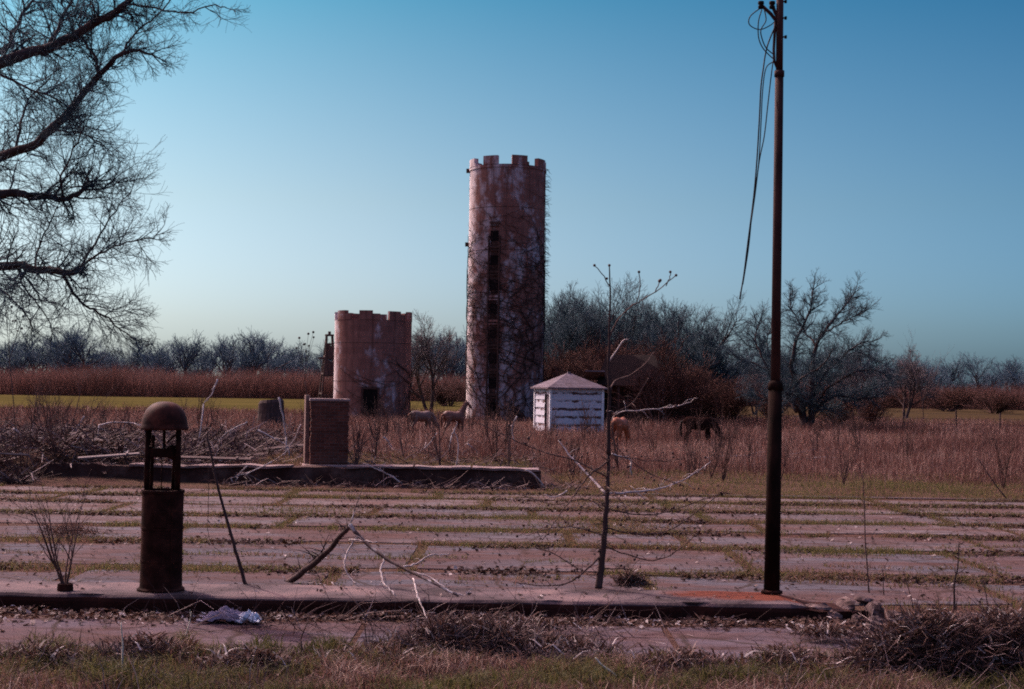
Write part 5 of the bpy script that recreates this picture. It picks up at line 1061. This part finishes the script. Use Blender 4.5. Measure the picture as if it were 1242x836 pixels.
# tall dead grass of the field
n = 230000; y = 36 + 84 * NR.random(n) ** 1.25; x = NR.uniform(-.46, .46, n) * (y + 12)
k = ~((x < -6) & (y < 42 + 4 * vnoise(x, y, 2, 77))); x, y = x[k], y[k]; n = len(x); dens = vnoise(x, y, 4, 97); k = NR.random(n) < .12 + 1.25 * dens ** 1.3; x, y = x[k], y[k]; n = len(x)
h = NR.uniform(.2, .75, n) * (.35 + .75 * vnoise(x, y, 2.6, 98) + .5 * vnoise(x, y, .9, 88)) * np.clip((y - 33) / 10, .35, 1); xd = D(848, 520, 59).x; h = h * np.where((np.abs(x - xd * y / 59) < 1.7) & (y > 47) & (y < 60), .62, 1.0)
v, q4, t3, tt = blade_arrays(np.stack([x, y, ground_z(x, y) - .02], 1), h, NR.uniform(.010, .022, n) * (y / 60 + .35), NR.uniform(.05, 1.0, n) ** 1.3, np.clip(NR.random(n) ** 1.5 * .9 + .7 * (vnoise(x, y, 3.3, 99) - .45), 0, 1))
m_field = mat_tint('dead_field_grass', [L(.06, .024, .020), L(.12, .052, .042), L(.17, .088, .070), L(.32, .20, .165)], .35)
tag(np_mesh('tall_dead_grass', v, q4, t3, tt, m_field), 'tall reddish dead grass covering the field', 'grass', kind='stuff')

# ------------------------------------------------------------------ light
w = bpy.data.worlds.new('World'); scene.world = w; w.use_nodes = True; nt = w.node_tree
bg = nt.nodes['Background']; sky = nt.nodes.new('ShaderNodeTexSky'); sky.sky_type = 'NISHITA'; sky.sun_disc = False
EL, AZ = R(41), math.atan2(-.70, .71)          # azimuth measured from +Y towards +X
sky.sun_elevation = EL; sky.sun_rotation = AZ; sky.air_density = .6; sky.dust_density = 3.6; sky.ozone_density = 5.0; sky.altitude = 0
tc = nt.nodes.new('ShaderNodeTexCoord'); sx = nt.nodes.new('ShaderNodeSeparateXYZ'); nt.links.new(tc.outputs['Generated'], sx.inputs[0])
tr_ = ramp(nt, sx.outputs[2], [(0, L(1.36, 1.70, 1.94)), (.045, L(1.20, 1.42, 1.48)), (.13, L(.90, 1.14, 1.09)), (.27, L(.26, .76, .86)), (.42, L(3.0, 2.3, 2.4)), (1, L(6.2, 3.8, 3.8))])  # upper stops brighten the unseen zenith as added fill for shaded faces
mx = nt.nodes.new('ShaderNodeMix'); mx.data_type = 'RGBA'; mx.blend_type = 'MULTIPLY'; mx.inputs[0].default_value = 1
nt.links.new(sky.outputs[0], mx.inputs[6]); nt.links.new(tr_, mx.inputs[7]); ts_ = ramp(nt, math_(nt, 'ADD', sx.outputs[0], .5), [(0, L(1.12, 1.08, 1.02)), (.40, L(1.06, 1.05, 1.02)), (.62, L(.93, 1.03, 1.05)), (.86, L(.74, .98, 1.06)), (1, L(.74, .98, 1.06))])
m2 = nt.nodes.new('ShaderNodeMix'); m2.data_type = 'RGBA'; m2.blend_type = 'MULTIPLY'; m2.inputs[0].default_value = 1; nt.links.new(mx.outputs[2], m2.inputs[6]); nt.links.new(ts_, m2.inputs[7]); nt.links.new(m2.outputs[2], bg.inputs[0]); bg.inputs[1].default_value = .085
sl = bpy.data.lights.new('sun', 'SUN'); sl.energy = 4.0; sl.angle = R(.5); sl.color = (1, .87, .80); so = bpy.data.objects.new('sun', sl); COL.objects.link(so)
sd = Vector((math.sin(AZ) * math.cos(EL), math.cos(AZ) * math.cos(EL), math.sin(EL))); so.rotation_euler = sd.to_track_quat('Z', 'Y').to_euler(); so.location = (-20, 20, 30)

scene.view_settings.view_transform = 'Standard'; scene.view_settings.look = 'None'; scene.view_settings.exposure = .25; scene.view_settings.gamma = 1
scene.render.engine = 'CYCLES'; cy = scene.cycles; cy.max_bounces = 5; cy.diffuse_bounces = 3; cy.glossy_bounces = 2; cy.transmission_bounces = 3; cy.use_denoising = False; cy.sample_clamp_indirect = 3; cy.sample_clamp_direct = 12
cy.pixel_filter_type = 'BLACKMAN_HARRIS'; cy.filter_width = 1.9
